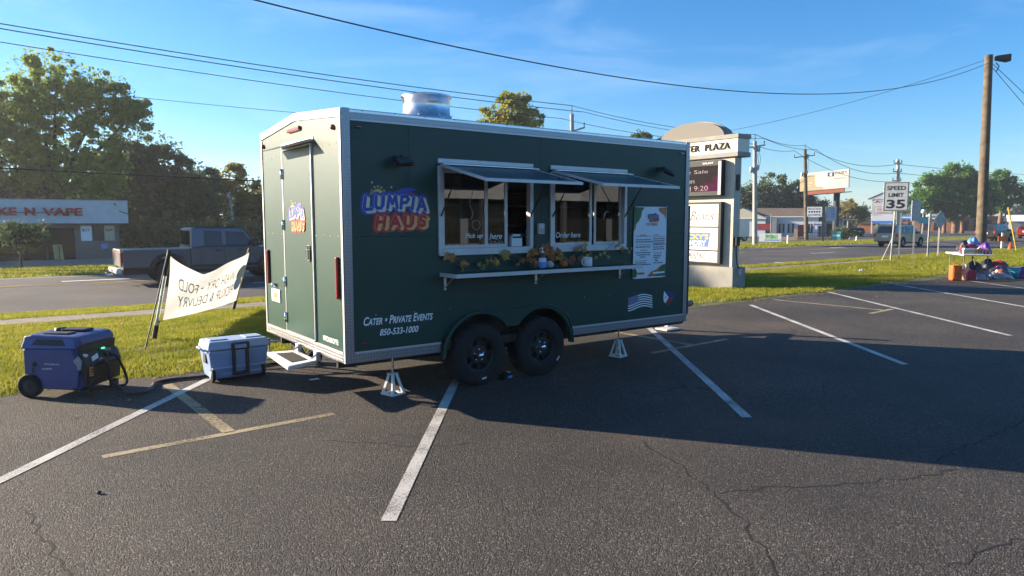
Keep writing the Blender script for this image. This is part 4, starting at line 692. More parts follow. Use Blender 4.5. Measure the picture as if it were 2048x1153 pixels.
MB().box(.235, .427, -.034, .0, .335, .415).build('handle_grip', 'blackplastic', CO, .02, 3); MB().box(.27, .39, -.036, -.0335, .352, .392).build('handle_opening', 'coolblue', CO, .004); MB().box(.24, .42, -.032, .002, .065, .10).build('handle_foot', 'blackplastic', CO, .008)
for x in (.055, CW - .075):
    w = MB().lathe([(0, -.018), (.06, -.018), (.076, -.012), (.078, .012), (.06, .018), (0, .018)], (x, .05, .078), 'x', 24).build('wheel', 'rubber', CO); MB().lathe([(0, -.024), (.04, -.024), (.045, -.017)], (x, .05, .078), 'x', 16).build('wheel_hub', 'coolblue2', w)
for sx in (-1, 1): x = 0 if sx < 0 else CW; MB().tube([(x, .10, .33), (x + sx * .035, .12, .36), (x + sx * .035, .26, .36), (x, .28, .33)], .012, 6).build('side_handle', 'coolblue2', CO)
MB().box(.01, .03, .13, .22, .20, .30).build('side_recess', 'ink', CO); MB().box(.10, CW - .08, .30, .34, .001, .035).build('rest_foot', 'coolblue', CO)
# hand truck lying behind the cooler
HT = thing('hand_truck', 'folded aluminium hand truck with red clips lying behind the cooler', 'hand truck', (2.25, 8.15, 0), -.25)
for z, y in ((.30, 0.0), (.08, .05)): MB().tube([(0, y, z), (.85, y, z + .03)], .02, 8).build('rail', 'aluminium', HT)
MB().tube([(.55, -.02, .32), (.70, -.12, .20), (.78, -.16, .02)], .022, 8).build('axle_arm', 'whitealu', HT)
for x in (.15, .35, .6): MB().tube([(x, 0, .29), (x, .05, .09)], .012, 6).build('rung', 'aluminium', HT)
for x in (.02, .33): MB().box(x - .03, x + .03, -.03, .03, .27, .34).build('clip', 'redlens', HT, .008)
for y in (-.02, .10): MB().lathe([(0, -.02), (.07, -.02), (.085, -.01), (.085, .01), (.07, .02), (0, .02)], (.86, y, .086), 'y', 18).build('wheel', 'rubber', HT)
# ---------------------------------------------------------------- road side banner
pbr('bannercloth', (0.70, 0.69, 0.67), 0.7, var=.04, vs=4); pbr('bannerink', (0.36, 0.43, 0.44), 0.7); pbr('bannerblue', (0.42, 0.50, 0.58), 0.7); pbr('banneryellow', (0.60, 0.54, 0.42), 0.7)
m_ = M['bannercloth']; t_, n_, l_ = nodes(m_); tr_ = n_.new('ShaderNodeBsdfTranslucent'); tr_.inputs[0].default_value = (.66, .64, .60, 1); ms_ = n_.new('ShaderNodeMixShader'); ms_.inputs[0].default_value = .45
l_.new(n_['Principled BSDF'].outputs[0], ms_.inputs[1]); l_.new(tr_.outputs[0], ms_.inputs[2]); l_.new(ms_.outputs[0], n_['Material Output'].inputs[0])
BN = thing('roadside_banner', 'sagging white cloth banner seen from behind, tied between two poles on the grass', 'banner', (2.0, 11.2, 0))
BN.location = (0, 0, 0)
A0, A1, B0, B1 = Vector((2.05, 11.22, .24)), Vector((2.20, 11.14, 1.20)), Vector((4.19, 15.10, .03)), Vector((4.43, 14.93, 1.06))
def bw(u, v):
    lo = A0.lerp(B0, u); hi = A1.lerp(B1, u); sag = 1.0 * (u * (1 - u)) ** 1.0; top = hi + Vector((0, 0, -.34 * max(0.0, min(u / .27, (1 - u) / .73)) ** .85))
    p = lo.lerp(top, v); p += Vector((.8, -.55, 0)) * (.05 * math.sin(math.pi * u) * (.25 + v) + .035 * math.sin(u * 11 + v * 4) * v); p.z -= .03 * math.sin(math.pi * u) * (1 - v); return p
nU, nV = 40, 16; b = MB(); b.add([tuple(bw(i / nU, j / nV)) for j in range(nV + 1) for i in range(nU + 1)], [(j * (nU + 1) + i, j * (nU + 1) + i + 1, (j + 1) * (nU + 1) + i + 1, (j + 1) * (nU + 1) + i) for j in range(nV) for i in range(nU)], 0, True); cloth = b.build('cloth', 'bannercloth', BN)
def bantext(body, u0, u1, v0, v1, mat):   # mirrored print showing through, bent with the cloth
    c = bpy.data.curves.new('t', 'FONT'); c.body = body; c.resolution_u = 3; c.shear = .2; t = bpy.data.objects.new('t', c); COL.objects.link(t); me = bpy.data.meshes.new_from_object(t); bpy.data.objects.remove(t)
    n = len(me.vertices); a = np.empty(n * 3); me.vertices.foreach_get('co', a); a = a.reshape(-1, 3); lo, hi = a.min(0), a.max(0)
    nrm = (B0 - A0).cross(Vector((0, 0, 1))).normalized(); P = []
    for x, y, _ in a:
        u = u1 - (x - lo[0]) / (hi[0] - lo[0]) * (u1 - u0); v = v0 + (y - lo[1]) / (hi[1] - lo[1]) * (v1 - v0); q = bw(u, v); e = (bw(u + .01, v) - q).cross(bw(u, v + .01) - q).normalized(); P.append(tuple(q + e * .008))
    me.vertices.foreach_set('co', np.array(P).ravel()); me.materials.clear(); me.materials.append(M[mat]); me.update(); link('lettering', me, BN)
bantext('FOLD', .09, .29, .52, .74, 'bannerink'); bantext('-', .315, .345, .61, .64, 'bannerink'); bantext('DRY', .37, .53, .52, .74, 'bannerink'); bantext('WASH', .57, .82, .52, .74, 'bannerink'); bantext('PICKUP & DELIVRY', .10, .86, .20, .42, 'bannerink')
def bdisc(u, v, r, mat): MB().tri([tuple(bw(u + r * .45 * math.cos(R(k * 24)), v + r * math.sin(R(k * 24))) + (bw(u + .01, v) - bw(u, v)).cross(bw(u, v + .01) - bw(u, v)).normalized() * .009) for k in range(15)]).build('print', mat, BN)
bdisc(.93, .62, .16, 'banneryellow'); bdisc(.92, .40, .14, 'bannerblue')
for base, top in ((Vector((1.94, 11.33, -.08)), Vector((2.18, 11.16, 1.28))), (Vector((4.13, 15.16, -.2)), Vector((4.45, 14.92, 1.13)))):
    MB().tube([base.lerp(top, .16), base.lerp(top, .72)], .024, 10).build('pole', 'galv', BN); MB().tube([base, base.lerp(top, .18)], .036, 8).build('ground_socket', 'blackplastic', BN); MB().tube([base.lerp(top, .72), top], .028, 8).build('pole_sleeve', 'blackplastic', BN); MB().tube([base.lerp(top, .17), base.lerp(top, .24)], .032, 10).build('clamp', 'galv', BN)
MB().tube([(2.16, 11.17, 1.24), (1.64, 10.23, -.03)], .010, 6).build('guy_rope', 'blackplastic', BN); MB().tube([(4.44, 14.92, 1.08), (5.3, 14.6, -.18)], .009, 6).build('guy_rope', 'blackplastic', BN); MB().tube([tuple(A1), (2.17, 11.16, 1.26)], .008, 5).build('tie', 'blackplastic', BN); MB().tube([tuple(A0), (2.0, 11.29, .20)], .006, 5).build('tie', 'blackplastic', BN)
# ---------------------------------------------------------------- yard sale table and its goods
pbr('dullsteel', (.16, .16, .155), .6, var=.15, vs=6)
TB_ = thing('folding_table', 'white plastic folding table at the grass edge piled with toys', 'table', (22.95, 7.42, 0), .61)
TBL, TBW = 1.80, .76
MB().box(0, TBL, 0, TBW, .70, .745).build('tabletop', 'white', TB_, .015, 3)
for x in (.22, TBL - .22):
    for y in (.08, TBW - .08): MB().tube([(x, y, .70), (x, y, .05)], .014, 8).build('leg', 'dullsteel', TB_)
    MB().tube([(x, .08, .05), (x - .1, .04, .012), (x - .1, TBW - .04, .012), (x, TBW - .08, .05)], .013, 8).build('foot', 'dullsteel', TB_); MB().tube([(x, .38, .42), (x + (.30 if x < 1 else -.30), .38, .70)], .010, 6).build('brace', 'dullsteel', TB_)
TBM = Matrix.Translation((22.95, 7.42, 0)) @ Matrix.Rotation(.61, 4, 'Z')
def TQ(x, y, z): return tuple(TBM @ Vector((x, y, z)))
for k, c in dict(pink=(.55, .06, .22), purple=(.20, .06, .34), red=(.45, .03, .04), teal=(.05, .38, .40), magenta=(.35, .03, .2), tan=(.52, .42, .28), orange=(.80, .13, .015), skyblue=(.12, .30, .62), dark=(.02, .02, .03), salmon=(.62, .22, .15), coneorange=(.80, .10, .02), plum=(.12, .04, .10)).items(): pbr('toy_' + k, c, .5, var=.15, vs=9)
def one(name, label, cat, mb, mat, loc, rz=0, group=None, bev=0.0):
    o = mb.build(name, mat, None, bev); o.location = loc; o.rotation_euler = (0, 0, rz); return tag(o, label, cat, group)
def heap(r, h, n=26, seed=1):   # a soft crumpled bundle
    rr = random.Random(seed); b = MB(); mm = 10; vs = []
    for i in range(mm + 1):
        for k in range(n):
            a = 2 * math.pi * k / n; q = 1 + .16 * math.sin(a * 3 + seed + i * .6) + .10 * math.sin(a * 7 + i) + rr.uniform(-.05, .05); s = max(math.sin(math.pi * (i / mm) * .5 + .02), .02) if i else .02
            vs.append((r * q * math.cos(a) * math.cos(math.pi / 2 * i / mm), r * .75 * q * math.sin(a) * math.cos(math.pi / 2 * i / mm), h * math.sin(math.pi / 2 * i / mm) * (1 + .1 * math.sin(a * 4 + seed))))
    return b.add(vs, [(i * n + k, i * n + (k + 1) % n, (i + 1) * n + (k + 1) % n, (i + 1) * n + k) for i in range(mm) for k in range(n)], 0, True)
for nm, lab, cat, r, h, mt, x, y, z in (('toy_ball', 'pale blue toy helmet on top of the table pile', 'toy', .17, .22, 'toy_skyblue', .60, .36, 1.0), ('clothes_bundle', 'pink folded blanket bundle on the table', 'clothes', .30, .22, 'toy_pink', .50, .42, .746), ('clothes_bundle', 'red cloth bundle above the pink blanket', 'clothes', .26, .17, 'toy_red', .50, .46, .86), ('toy_bag', 'purple sparkly bag in the middle of the table', 'bag', .17, .32, 'toy_purple', .42, .10, .746),
                                       ('clothes_bundle', 'dark plum clothes pile at the far end of the table', 'clothes', .36, .20, 'toy_plum', 1.30, .18, .746), ('plush_toy', 'black plush toy at the near end of the table', 'toy', .16, .24, 'toy_dark', .25, .62, .746), ('clothes_bundle', 'dark bundle beneath the blue helmet', 'clothes', .20, .25, 'toy_dark', .62, .58, .86)):
    one(nm, lab, cat, heap(r, h, seed=int(x * 100)), mt, TQ(x, y, z), -.42, 'goods on the sale table')
def house(s): return MB().prism([(0, 0), (s, 0), (s, s * .75), (s * .5, s * 1.25), (0, s * .75)], 'y', 0, s * .7)
hs_ = thing('toy_house', 'cream wooden toy house at the front edge of the table', 'toy house', TQ(.04, .42, .746), -.96); house(.17).build('wall', 'toy_tan', hs_); [MB().box(x, x + .035, -.004, -.001, z, z + .04).build('window', 'ink', hs_) for x in (.035, .10) for z in (.03, .09)]
hs_ = thing('toy_house', 'salmon pink toy house at the front edge of the table', 'toy house', TQ(.06, .20, .746), -.96); house(.13).build('wall', 'toy_salmon', hs_); MB().box(.045, .085, -.004, -.001, .02, .07).build('door', 'ink', hs_)
hs_ = thing('toy_box', 'low cream toy barn at the near corner of the table', 'toy', TQ(.05, .74, .746), -.96); MB().box(0, .30, 0, .16, 0, .12).build('wall', 'toy_tan', hs_, .006); MB().prism([(-.01, .12), (.31, .12), (.28, .17), (.02, .17)], 'y', -.01, .17).build('roof', 'white', hs_)
jc = thing('orange_box', 'bright orange upright toy case under the near end of the table', 'case', (22.05, 8.12, 0), -.7); MB().box(0, .28, 0, .20, .001, .44).build('shell', 'toy_orange', jc, .03, 3); MB().box(.03, .25, -.012, .0, .06, .38).build('front_panel', 'toy_orange', jc, .01); MB().tube([(.08, .1, .44), (.08, .1, .48), (.20, .1, .48), (.20, .1, .44)], .012, 6).build('handle', 'toy_orange', jc)
one('toy_case', 'dull red toy case standing behind a table leg', 'case', MB().prism([(0, 0), (.24, 0), (.24, .22), (.17, .30), (.05, .30), (0, .22)], 'y', 0, .12), 'toy_red', (22.42, 7.86, .001), -.7, None, .015)
glassmat('clearbag', (.82, .82, .86), .10, .25); pbr('bagwhite', (.62, .60, .62), .4, var=.15, vs=7, bump=.6, bs=18)
one('cream_sack', 'cream paper sack beneath the table', 'bag', heap(.26, .42, seed=9), 'toy_tan', (22.9, 8.15, .001), 0)
for lab, x, y, r, h, inn in (('clear plastic bag of red toys in front of the table', 23.2, 7.75, .28, .32, 'toy_red'), ('large clear plastic bag with an orange ball inside', 24.05, 7.6, .36, .36, 'toy_orange')):
    t = thing('plastic_bag', lab, 'bag', (x, y, .001), -.6, 'clear bags by the sale table'); heap(r, h, seed=int(r * 100)).build('film', 'clearbag', t); MB().ball((.02, -.02, h * .42), r * .42, r * .38, h * .40).build('contents', inn, t); heap(r * .8, h * .6, seed=3).build('contents', 'bagwhite', t)
one('red_tub', 'dull red tub among the bags beyond the table', 'tub', MB().lathe([(0, 0), (.20, 0), (.26, .32), (.26, .38), (.15, .46), (0, .50)], (0, 0, 0), 'z', 24), 'toy_red', (25.0, 7.95, .001))
one('teal_bucket', 'teal toy bucket at the right of the bags', 'bucket', MB().lathe([(0, 0), (.13, 0), (.17, .30), (.15, .30), (.12, .03)], (0, 0, 0), 'z', 20), 'toy_teal', (24.65, 7.42, .001))
one('clothes_bundle', 'magenta clothes bundle farthest along the lot edge', 'clothes', heap(.34, .30, seed=5), 'toy_magenta', (25.1, 7.3, .001)); one('clothes_bundle', 'black garment bundle heaped under the table end', 'clothes', heap(.36, .46, seed=8), 'toy_dark', (24.0, 8.3, .001)); one('clothes_bundle', 'black garment bundle behind the clear bags', 'clothes', heap(.30, .50, seed=12), 'toy_dark', (24.7, 8.15, .001)); one('clothes_bundle', 'dark blue clothes bundle at the end of the row', 'clothes', heap(.34, .26, seed=15), 'navy', (26.0, 7.35, .001))
# ================================================================ plaza sign (faces -x)
pbr('stucco', (0.54, 0.49, 0.41), 0.9, var=.06, vs=3, bump=.25, bs=90); pbr('stuccogrey', (0.30, 0.29, 0.27), 0.9, var=.08, vs=3, bump=.25, bs=90); pbr('signdark', (0.028, 0.028, 0.032), 0.7); pbr('signcream', (0.74, 0.68, 0.56), 0.6); pbr('signwhite', (0.76, 0.74, 0.70), 0.4); pbr('brownink', (0.05, 0.03, 0.02), 0.6)
pbr('tenantblue', (.03, .12, .42), .5); pbr('arch', (0.20, 0.19, 0.17), .85, bump=.2, bs=90)
def ledmat():
    m = bpy.data.materials.new('ledscreen'); t, n, l = nodes(m); b = n['Principled BSDF']; tc = n.new('ShaderNodeTexCoord'); w = n.new('ShaderNodeTexNoise'); w.inputs['Scale'].default_value = 1.6; w.inputs['Detail'].default_value = 1
    mp = n.new('ShaderNodeMapping'); mp.inputs['Scale'].default_value = (1, .5, 2.2); mp.inputs['Rotation'].default_value = (.4, 0, 0); l.new(tc.outputs['Object'], mp.inputs[0]); l.new(mp.outputs[0], w.inputs['Vector'])
    r = n.new('ShaderNodeValToRGB'); e = r.color_ramp.elements; e[0].position = .46; e[1].position = .54; e[0].color = (.022, .020, .022, 1); e[1].color = (.06, .014, .04, 1); l.new(w.outputs[0], r.inputs[0]); l.new(r.outputs[0], b.inputs['Base Color']); b.inputs['Roughness'].default_value = .95; b.inputs['Specular IOR Level'].default_value = .08; M['ledscreen'] = m
ledmat(); pbr('ledtext', (.22, .17, .20), .5, emit=((.75, .6, .65), .015))
PS = thing('plaza_sign', 'tall cream plaza sign with arched top and message board on the grass', 'sign', (15.4, 10.75, -.06), 0)
PW = 3.0   # y extent away from the lot
MB().box(-.05, .50, 0, PW, -.1, .56).build('base', 'stuccogrey', PS, .015)
MB().box(.02, .30, .08, PW - .08, .56, 3.40).build('body', 'stucco', PS, .01)
MB().box(-.06, .50, -.05, PW + .05, 3.40, 3.52).build('cornice', 'stuccogrey', PS, .01); MB().box(-.03, .47, -.02, PW + .02, 3.52, 3.86).build('header', 'signcream', PS, .005); MB().box(-.06, .50, -.05, PW + .05, 3.86, 3.97).build('cornice', 'stuccogrey', PS, .01)
ap = [(PW / 2 + 1.06 * math.cos(R(a)), 3.97 + .43 * math.sin(R(a))) for a in range(0, 181, 9)]; MB().prism(ap, 'x', .02, .42).build('arch_top', 'arch', PS); MB().tube([(.22, y, z) for y, z in ap], .035, 8).build('arch_edge', 'stuccogrey', PS)
text('lettering', 'PLAZA', 'brownink', PS, (-.031, .98, 3.605), (0, -1, 0), (0, 0, 1), .77, .17, (-1, 0, 0), .004, extrude=.02, bold=.012); text('lettering', 'CENTER', 'brownink', PS, (-.031, 2.14, 3.605), (0, -1, 0), (0, 0, 1), .98, .17, (-1, 0, 0), .004, extrude=.02, bold=.012)
led = MB().box(-.16, .02, .36, PW - .30, 2.42, 3.34).build('message_board', 'signdark', PS, .01); MB().box(-.165, -.161, .46, PW - .40, 2.54, 3.20).build('screen', 'ledscreen', led)
MB().box(-.17, -.161, .36, .45, 2.44, 3.30).build('screen_bezel', 'greyink', led)
for s, y, z, w in (('Huge Sale', 1.92, 2.98, 1.15), ('All Sun', 1.92, 2.76, .72), ('Grand 9:20', 1.98, 2.56, 1.22)): tag(text('screen_text', s, 'ledtext', led, (-.166, y, z), (0, -1, 0), (0, 0, 1), w, .125, (-1, 0, 0), .003, bold=-.012), kind='stuff')
text('lettering', 'GALAXY', 'decalwhite', led, (-.161, .95, 3.245), (0, -1, 0), (0, 0, 1), .34, .05, (-1, 0, 0), .003)
cab = MB().box(-.12, .02, .36, PW - .30, .64, 2.26).build('tenant_cabinet', 'signdark', PS, .008)
for z0, z1 in ((1.62, 2.20), (1.0, 1.58), (.68, .96)): MB().box(-.126, -.121, .44, PW - .36, z0, z1).build('tenant_panel', 'signwhite', cab)
text('lettering', 'Beans', 'brownink', cab, (-.127, 1.34, 1.77), (0, -1, 0), (0, 0, 1), .77, .26, (-1, 0, 0), .003, shear=.35, bold=-.008); text('lettering', 'Coffee', 'brownink', cab, (-.127, 2.36, 1.77), (0, -1, 0), (0, 0, 1), .90, .26, (-1, 0, 0), .003, shear=.35, bold=-.008)
fr = MB(); 
for a0, a1, z0, z1 in ((.52, PW - .44, 2.115, 2.125), (.52, PW - .44, 1.69, 1.70), (.52, .53, 1.70, 2.115)): fr.box(-.1285, -.1265, a0, a1, z0, z1)
fr.build('panel_border', 'greyink', cab)
MB().prism([(.68, 1.45), (1.9, 1.45), (1.9, 1.08), (.74, 1.08)], 'x', -.131, -.127).build('print', 'tenantblue', cab)
pbr('signyellow', (.72, .45, .05), .5); text('lettering', "LUCKY'S", 'signyellow', cab, (-.131, 1.70, 1.275), (0, -1, 0), (0, 0, 1), .98, .14, (-1, 0, 0), .003, bold=.03); text('lettering', 'LAUNDRY', 'decalwhite', cab, (-.131, 1.70, 1.105), (0, -1, 0), (0, 0, 1), .90, .14, (-1, 0, 0), .003, bold=.03)
text('lettering', 'PRINTING', 'ink', cab, (-.127, 1.37, .73), (0, -1, 0), (0, 0, 1), .56, .18, (-1, 0, 0), .003, bold=-.008)
MB().box(.08, .20, .04, .079, 2.55, 2.95).build('electric_box', 'signdark', PS); MB().box(.06, .22, .0, .079, 1.12, 1.35).build('electric_box', 'signdark', PS); MB().tube([(.12, .04, 1.12), (.10, .02, .9), (.15, .02, .65), (.20, -.02, .5)], .018, 6).build('conduit', 'signdark', PS); MB().box(.14, .26, -.06, 0, .36, .52).build('junction_box', 'greyink', PS, .01)
# ================================================================ road signs
pbr('postgrey', (.34, .34, .33), .6, var=.1, vs=3); pbr('signface', (.60, .60, .58), .45, var=.05, vs=4); pbr('signback', (.32, .33, .34), .5, metal=.6, var=.1, vs=5)
FA = -1.12   # local x runs along the face, seen from the lot
sp = thing('speed_limit_sign', 'white SPEED LIMIT 35 sign on a leaning steel post beside the road', 'road sign', (34.67, 15.42, -.22), FA)
MB().box(-.50, .56, -.02, 0, 2.40, 3.77).build('plate', 'signface', sp, .01)
bd = MB()
for a in ((-.475, .535, 3.72, 3.745), (-.475, .535, 2.425, 2.45), (-.475, -.45, 2.45, 3.72), (.51, .535, 2.45, 3.72)): bd.box(a[0], a[1], -.0235, -.0205, a[2], a[3])
bd.build('border', 'ink', sp)
text('lettering', 'SPEED', 'ink', sp, (-.36, -.02, 3.38), (1, 0, 0), (0, 0, 1), .78, .20, (0, -1, 0), .003, bold=.02); text('lettering', 'LIMIT', 'ink', sp, (-.29, -.02, 3.06), (1, 0, 0), (0, 0, 1), .64, .19, (0, -1, 0), .003, bold=.02); text('lettering', '35', 'ink', sp, (-.36, -.02, 2.52), (1, 0, 0), (0, 0, 1), .78, .42, (0, -1, 0), .003, bold=.03)
MB().tube([(-.06, .02, -.1), (.06, .03, 3.2)], .045, 6).build('post', 'postgrey', sp); MB().tube([(-.45, .5, -.1), (-.02, .05, 1.1)], .03, 6).build('brace', 'postgrey', sp)
def signpost(label, loc, h, plate=None, rz=FA):
    t = thing('road_sign', label, 'road sign', loc, rz, 'bare backs of road signs'); MB().box(-.035, .035, -.03, .03, -.1, h).build('post', 'postgrey', t)
    if plate == 'diamond': MB().prism([(0, h - .85), (.42, h - .35), (0, h + .15), (-.42, h - .35)], 'y', -.05, -.035).xf(Matrix.Rotation(1.0, 4, 'Z')).build('plate', 'signback', t)
    if plate == 'square': MB().box(-.35, .35, -.05, -.035, h - .95, h + .08).xf(Matrix.Rotation(.9, 4, 'Z')).build('plate', 'signback', t)
    if plate == 'far': MB().box(.05, .6, .2, .22, h - .7, h + .1).build('plate', 'signback', t)
signpost('slim steel post just behind the speed limit sign', (35.21, 15.35, -.2), 2.26); signpost('thicker steel post with a dark sign back above it', (37.1, 15.5, -.2), 2.85, 'square'); signpost('post carrying a narrow brownish sign back', (39.28, 15.69, -.2), 2.3, 'diamond', FA + .35); signpost('post carrying a grey diamond sign seen from behind', (41.06, 15.9, -.2), 2.32, 'diamond', FA - .3)
st_ = thing('stake_sign', 'small orange board on a white stake near the utility pole', 'sign', (60.46, 19.07, -.42), -.6); MB().box(-.08, .08, -.03, .03, 0, 1.25).build('stake', 'white', st_); MB().box(-.38, .38, -.06, -.031, .62, 1.0).build('board', 'toy_orange', st_)
cn = thing('traffic_cone', 'orange traffic cone near the utility pole', 'traffic cone', (55.0, 16.88, -.25)); MB().box(-.2, .2, -.2, .2, 0, .03).build('base', 'toy_coneorange', cn); MB().lathe([(.15, .03), (.03, .5), (0, .5)], (0, 0, 0), 'z', 16).build('body', 'toy_coneorange', cn)
# ================================================================ utility poles and wires
pbr('polewood', (.12, .095, .065), .9, var=.3, vs=2.5, bump=.5, bs=14); pbr('polegrey', (.36, .36, .35), .85, var=.15, vs=2, bump=.3, bs=14); pbr('wire', (.015, .017, .018), .6); pbr('guyguard', (.68, .42, .04), .5)
def pole(label, loc, top, r, mat, arms=(), kit=False, pins=True):
    t = thing('utility_pole', label, 'utility pole', loc, -.651); b = Vector(top) - Vector(loc); bx = b.x * math.cos(.651) - b.y * math.sin(.651); by = b.x * math.sin(.651) + b.y * math.cos(.651)
    MB().tube([(0, 0, -.3), (bx, by, b.z)], [r, r * .72], 14).build('shaft', mat, t)
    for (z, a0, a1, dz) in arms:
        MB().hexa([(bx + a0, by - .06, z), (bx + a1, by - .06, z + dz), (bx + a1, by + .06, z + dz), (bx + a0, by + .06, z)], [(bx + a0, by - .06, z + .14), (bx + a1, by - .06, z + dz + .14), (bx + a1, by + .06, z + dz + .14), (bx + a0, by + .06, z + .14)]).build('crossarm', mat if mat != 'polewood' else 'polegrey', t)
        for q, zz in ((a0 + .08, z), (a1 - .08, z + dz)): MB().lathe([(.03, 0), (.03, .1), (.07, .12), (.04, .2), (.07, .24), (.03, .35), (0, .36)], (bx + q, by, zz + .14), 'z', 8).build('insulator', 'signdark', t)
    if pins: MB().tube([(bx, by, b.z - .05), (bx, by, b.z + .7)], .035, 6).build('top_pin', 'signdark', t)
    if kit:
        for q, z in ((.28, b.z * .72), (-.3, b.z * .70), (.35, b.z * .9)): MB().lathe([(0, 0), (.16, .02), (.17, .5), (.12, .56), (0, .58)], (bx + q, by - .1, z), 'z', 12).build('transformer', 'greyink', t); MB().tube([(bx, by, z + .3), (bx + q, by - .1, z + .3)], .03, 5).build('mount', 'signdark', t)
        MB().tube([(bx + .35, by, b.z * .92), (bx + .62, by, b.z * .84), (bx + .5, by, b.z * .74)], .02, 5).build('jumper', 'wire', t); MB().tube([(bx + .3, by, b.z * .88), (bx + .42, by, b.z * .80), (bx + .2, by, b.z * .70)], .02, 5).build('jumper', 'wire', t)
    return t
bp = pole('thick brown wooden pole with a lamp standing by the sale table', (48.94, 16.55, -.23), (48.73, 16.71, 11.62), .30, 'polewood', pins=False)
MB().hexa([(.15, -.15, 11.55), (.95, -.25, 11.45), (.95, .25, 11.45), (.15, .15, 11.55)], [(.15, -.15, 11.8), (.95, -.25, 11.9), (.95, .25, 11.9), (.15, .15, 11.8)]).build('flood_lamp', 'signdark', bp, .04); MB().tube([(.2, 0, 11.4), (.4, 0, 11.2), (.25, 0, 10.9)], .03, 6).build('lamp_cable', 'wire', bp)
pole('pale grey pole showing above the trailer roof', (41.3, 45.3, -.81), (41.12, 45.44, 10.9), .24, 'polegrey', ((8.9 + .81, -.85, .05, .12), (9.35 + .81, .05, 1.15, .35)))
pole('grey pole hung with transformers behind the plaza sign', (60.8, 40.12, -.68), (60.52, 40.33, 9.44), .25, 'polegrey', ((9.4, -.9, 1.0, .3),), True)
pole('dark wooden pole in front of the billboard', (90.96, 51.97, -.92), (90.39, 52.4, 11.5), .30, 'polewood', ((11.2, -1.5, 1.4, .35),), True)
pole('far concrete pole above the speed limit sign', (97.58, 42.71, -.74), (97.07, 43.09, 9.83), .28, 'polegrey', ((10.0, -.6, .6, 0), (8.9, -.6, .6, 0), (7.7, -.6, .6, 0)), False, False)
pole('distant lattice of crossarms beyond the bush', (150, 81, -1.0), (149.5, 81.3, 6.6), .2, 'polewood', ((6.6, -1.4, 1.4, 0), (5.6, -1.2, 1.2, 0)), False, False)
def wirerun(label, a, b, sag, r=.022, n=28):
    a, b = Vector(a), Vector(b); pts = [a.lerp(b, k / n) - Vector((0, 0, sag * 4 * (k / n) * (1 - k / n))) for k in range(n + 1)]
    tag(MB().tube(pts, r, 5).build('overhead_wire', 'wire'), label, 'wire', 'overhead wires')
wirerun('uppermost of the twin wires crossing the sky to the grey pole', (-28, 45.6, 13.6), (41.1, 45.4, 11.6), 0.9, .03); wirerun('lower of the twin wires crossing the sky to the grey pole', (-28, 44.9, 13.3), (41.7, 44.8, 11.05), 0.9, .03)
wirerun('single wire below the twin wires, ending at the left crossarm', (-28, 46.2, 13.0), (40.5, 45.9, 10.5), 0.9, .024); wirerun('faint wire disappearing behind the trailer roof', (9.6, 66.0, 12.0), (41.2, 45.3, 9.3), .25, .022); wirerun('low black cable across the left trees', (-30, 40, 5.1), (41.2, 45.2, 4.2), .45, .035)
wirerun('heavy drop wire sweeping over the parking lot to the lamp pole', (-2.0, 13.0, 6.15), (48.7, 16.7, 11.15), 2.3, .016, 60)
wirerun('thin pale wire fanning left from the lamp pole', (48.7, 16.7, 11.4), (41.2, 45.3, 8.0), 1.2, .014)
for i, (z0, z1, z2, dx) in enumerate(((11.6, 10.1, 12.0, 0), (11.1, 9.7, 11.5, .9), (10.5, 9.4, 11.3, -.9))):
    wirerun(('upper', 'middle', 'lower')[i] + ' wire from the roof-top pole to the transformer pole', (41.1 + dx * .8, 45.4 - dx * .6, z0), (60.5 + dx * .8, 40.3 - dx * .6, z1), .5, .022)
    wirerun(('upper', 'middle', 'lower')[i] + ' wire from the transformer pole to the billboard pole', (60.5 + dx * .8, 40.3 - dx * .6, z1), (90.4 + dx * 1.3, 52.4 - dx, z2), .4, .028)
    wirerun(('upper', 'middle', 'lower')[i] + ' wire from the billboard pole to the far concrete pole', (90.4 + dx * 1.3, 52.4 - dx, z2), (97.1, 43.1, 9.2 - 1.15 * i), 1.2, .03)
    wirerun(('upper', 'middle', 'lower')[i] + ' wire running off the far concrete pole past the lamp pole', (97.1, 43.1, 9.2 - 1.15 * i), (190, 30, 11 - 1.6 * i), 1.0, .03)
wirerun('wire slung low before the round oak behind the plaza sign', (60.5, 40.3, 3.9), (90.6, 52.3, 7.4), .5, .035); wirerun('second wire slung low before the round oak', (60.5, 40.3, 3.3), (112, 68, 5.5), .3, .03); wirerun('steel guy wire from the lamp pole to the yellow guard', (48.8, 16.6, 11.0), (50.6, 9.0, -.1), 0, .018); wirerun('second guy wire from the lamp pole leaving the frame', (48.8, 16.6, 11.2), (55, 8.0, -.1), 0, .018); wirerun('low service wire from the dark pole to the far sign', (90.4, 52.3, 5.1), (150, 81, 4.8), 1.2, .03)
gg = thing('guy_guard', 'yellow tube guard leaning on the guy wire beyond the table', 'guy guard', (51.15, 15.33, -.2)); MB().tube([(0, 0, 0), (-.57, .44, 2.75)], .04, 8).build('tube', 'guyguard', gg)
gg = thing('guy_guard', 'second yellow guy guard cut by the frame edge', 'guy guard', (39.7, 10.9, -.07)); MB().tube([(0, 0, 0), (-.75, .5, 2.7)], .035, 8).build('tube', 'guyguard', gg)
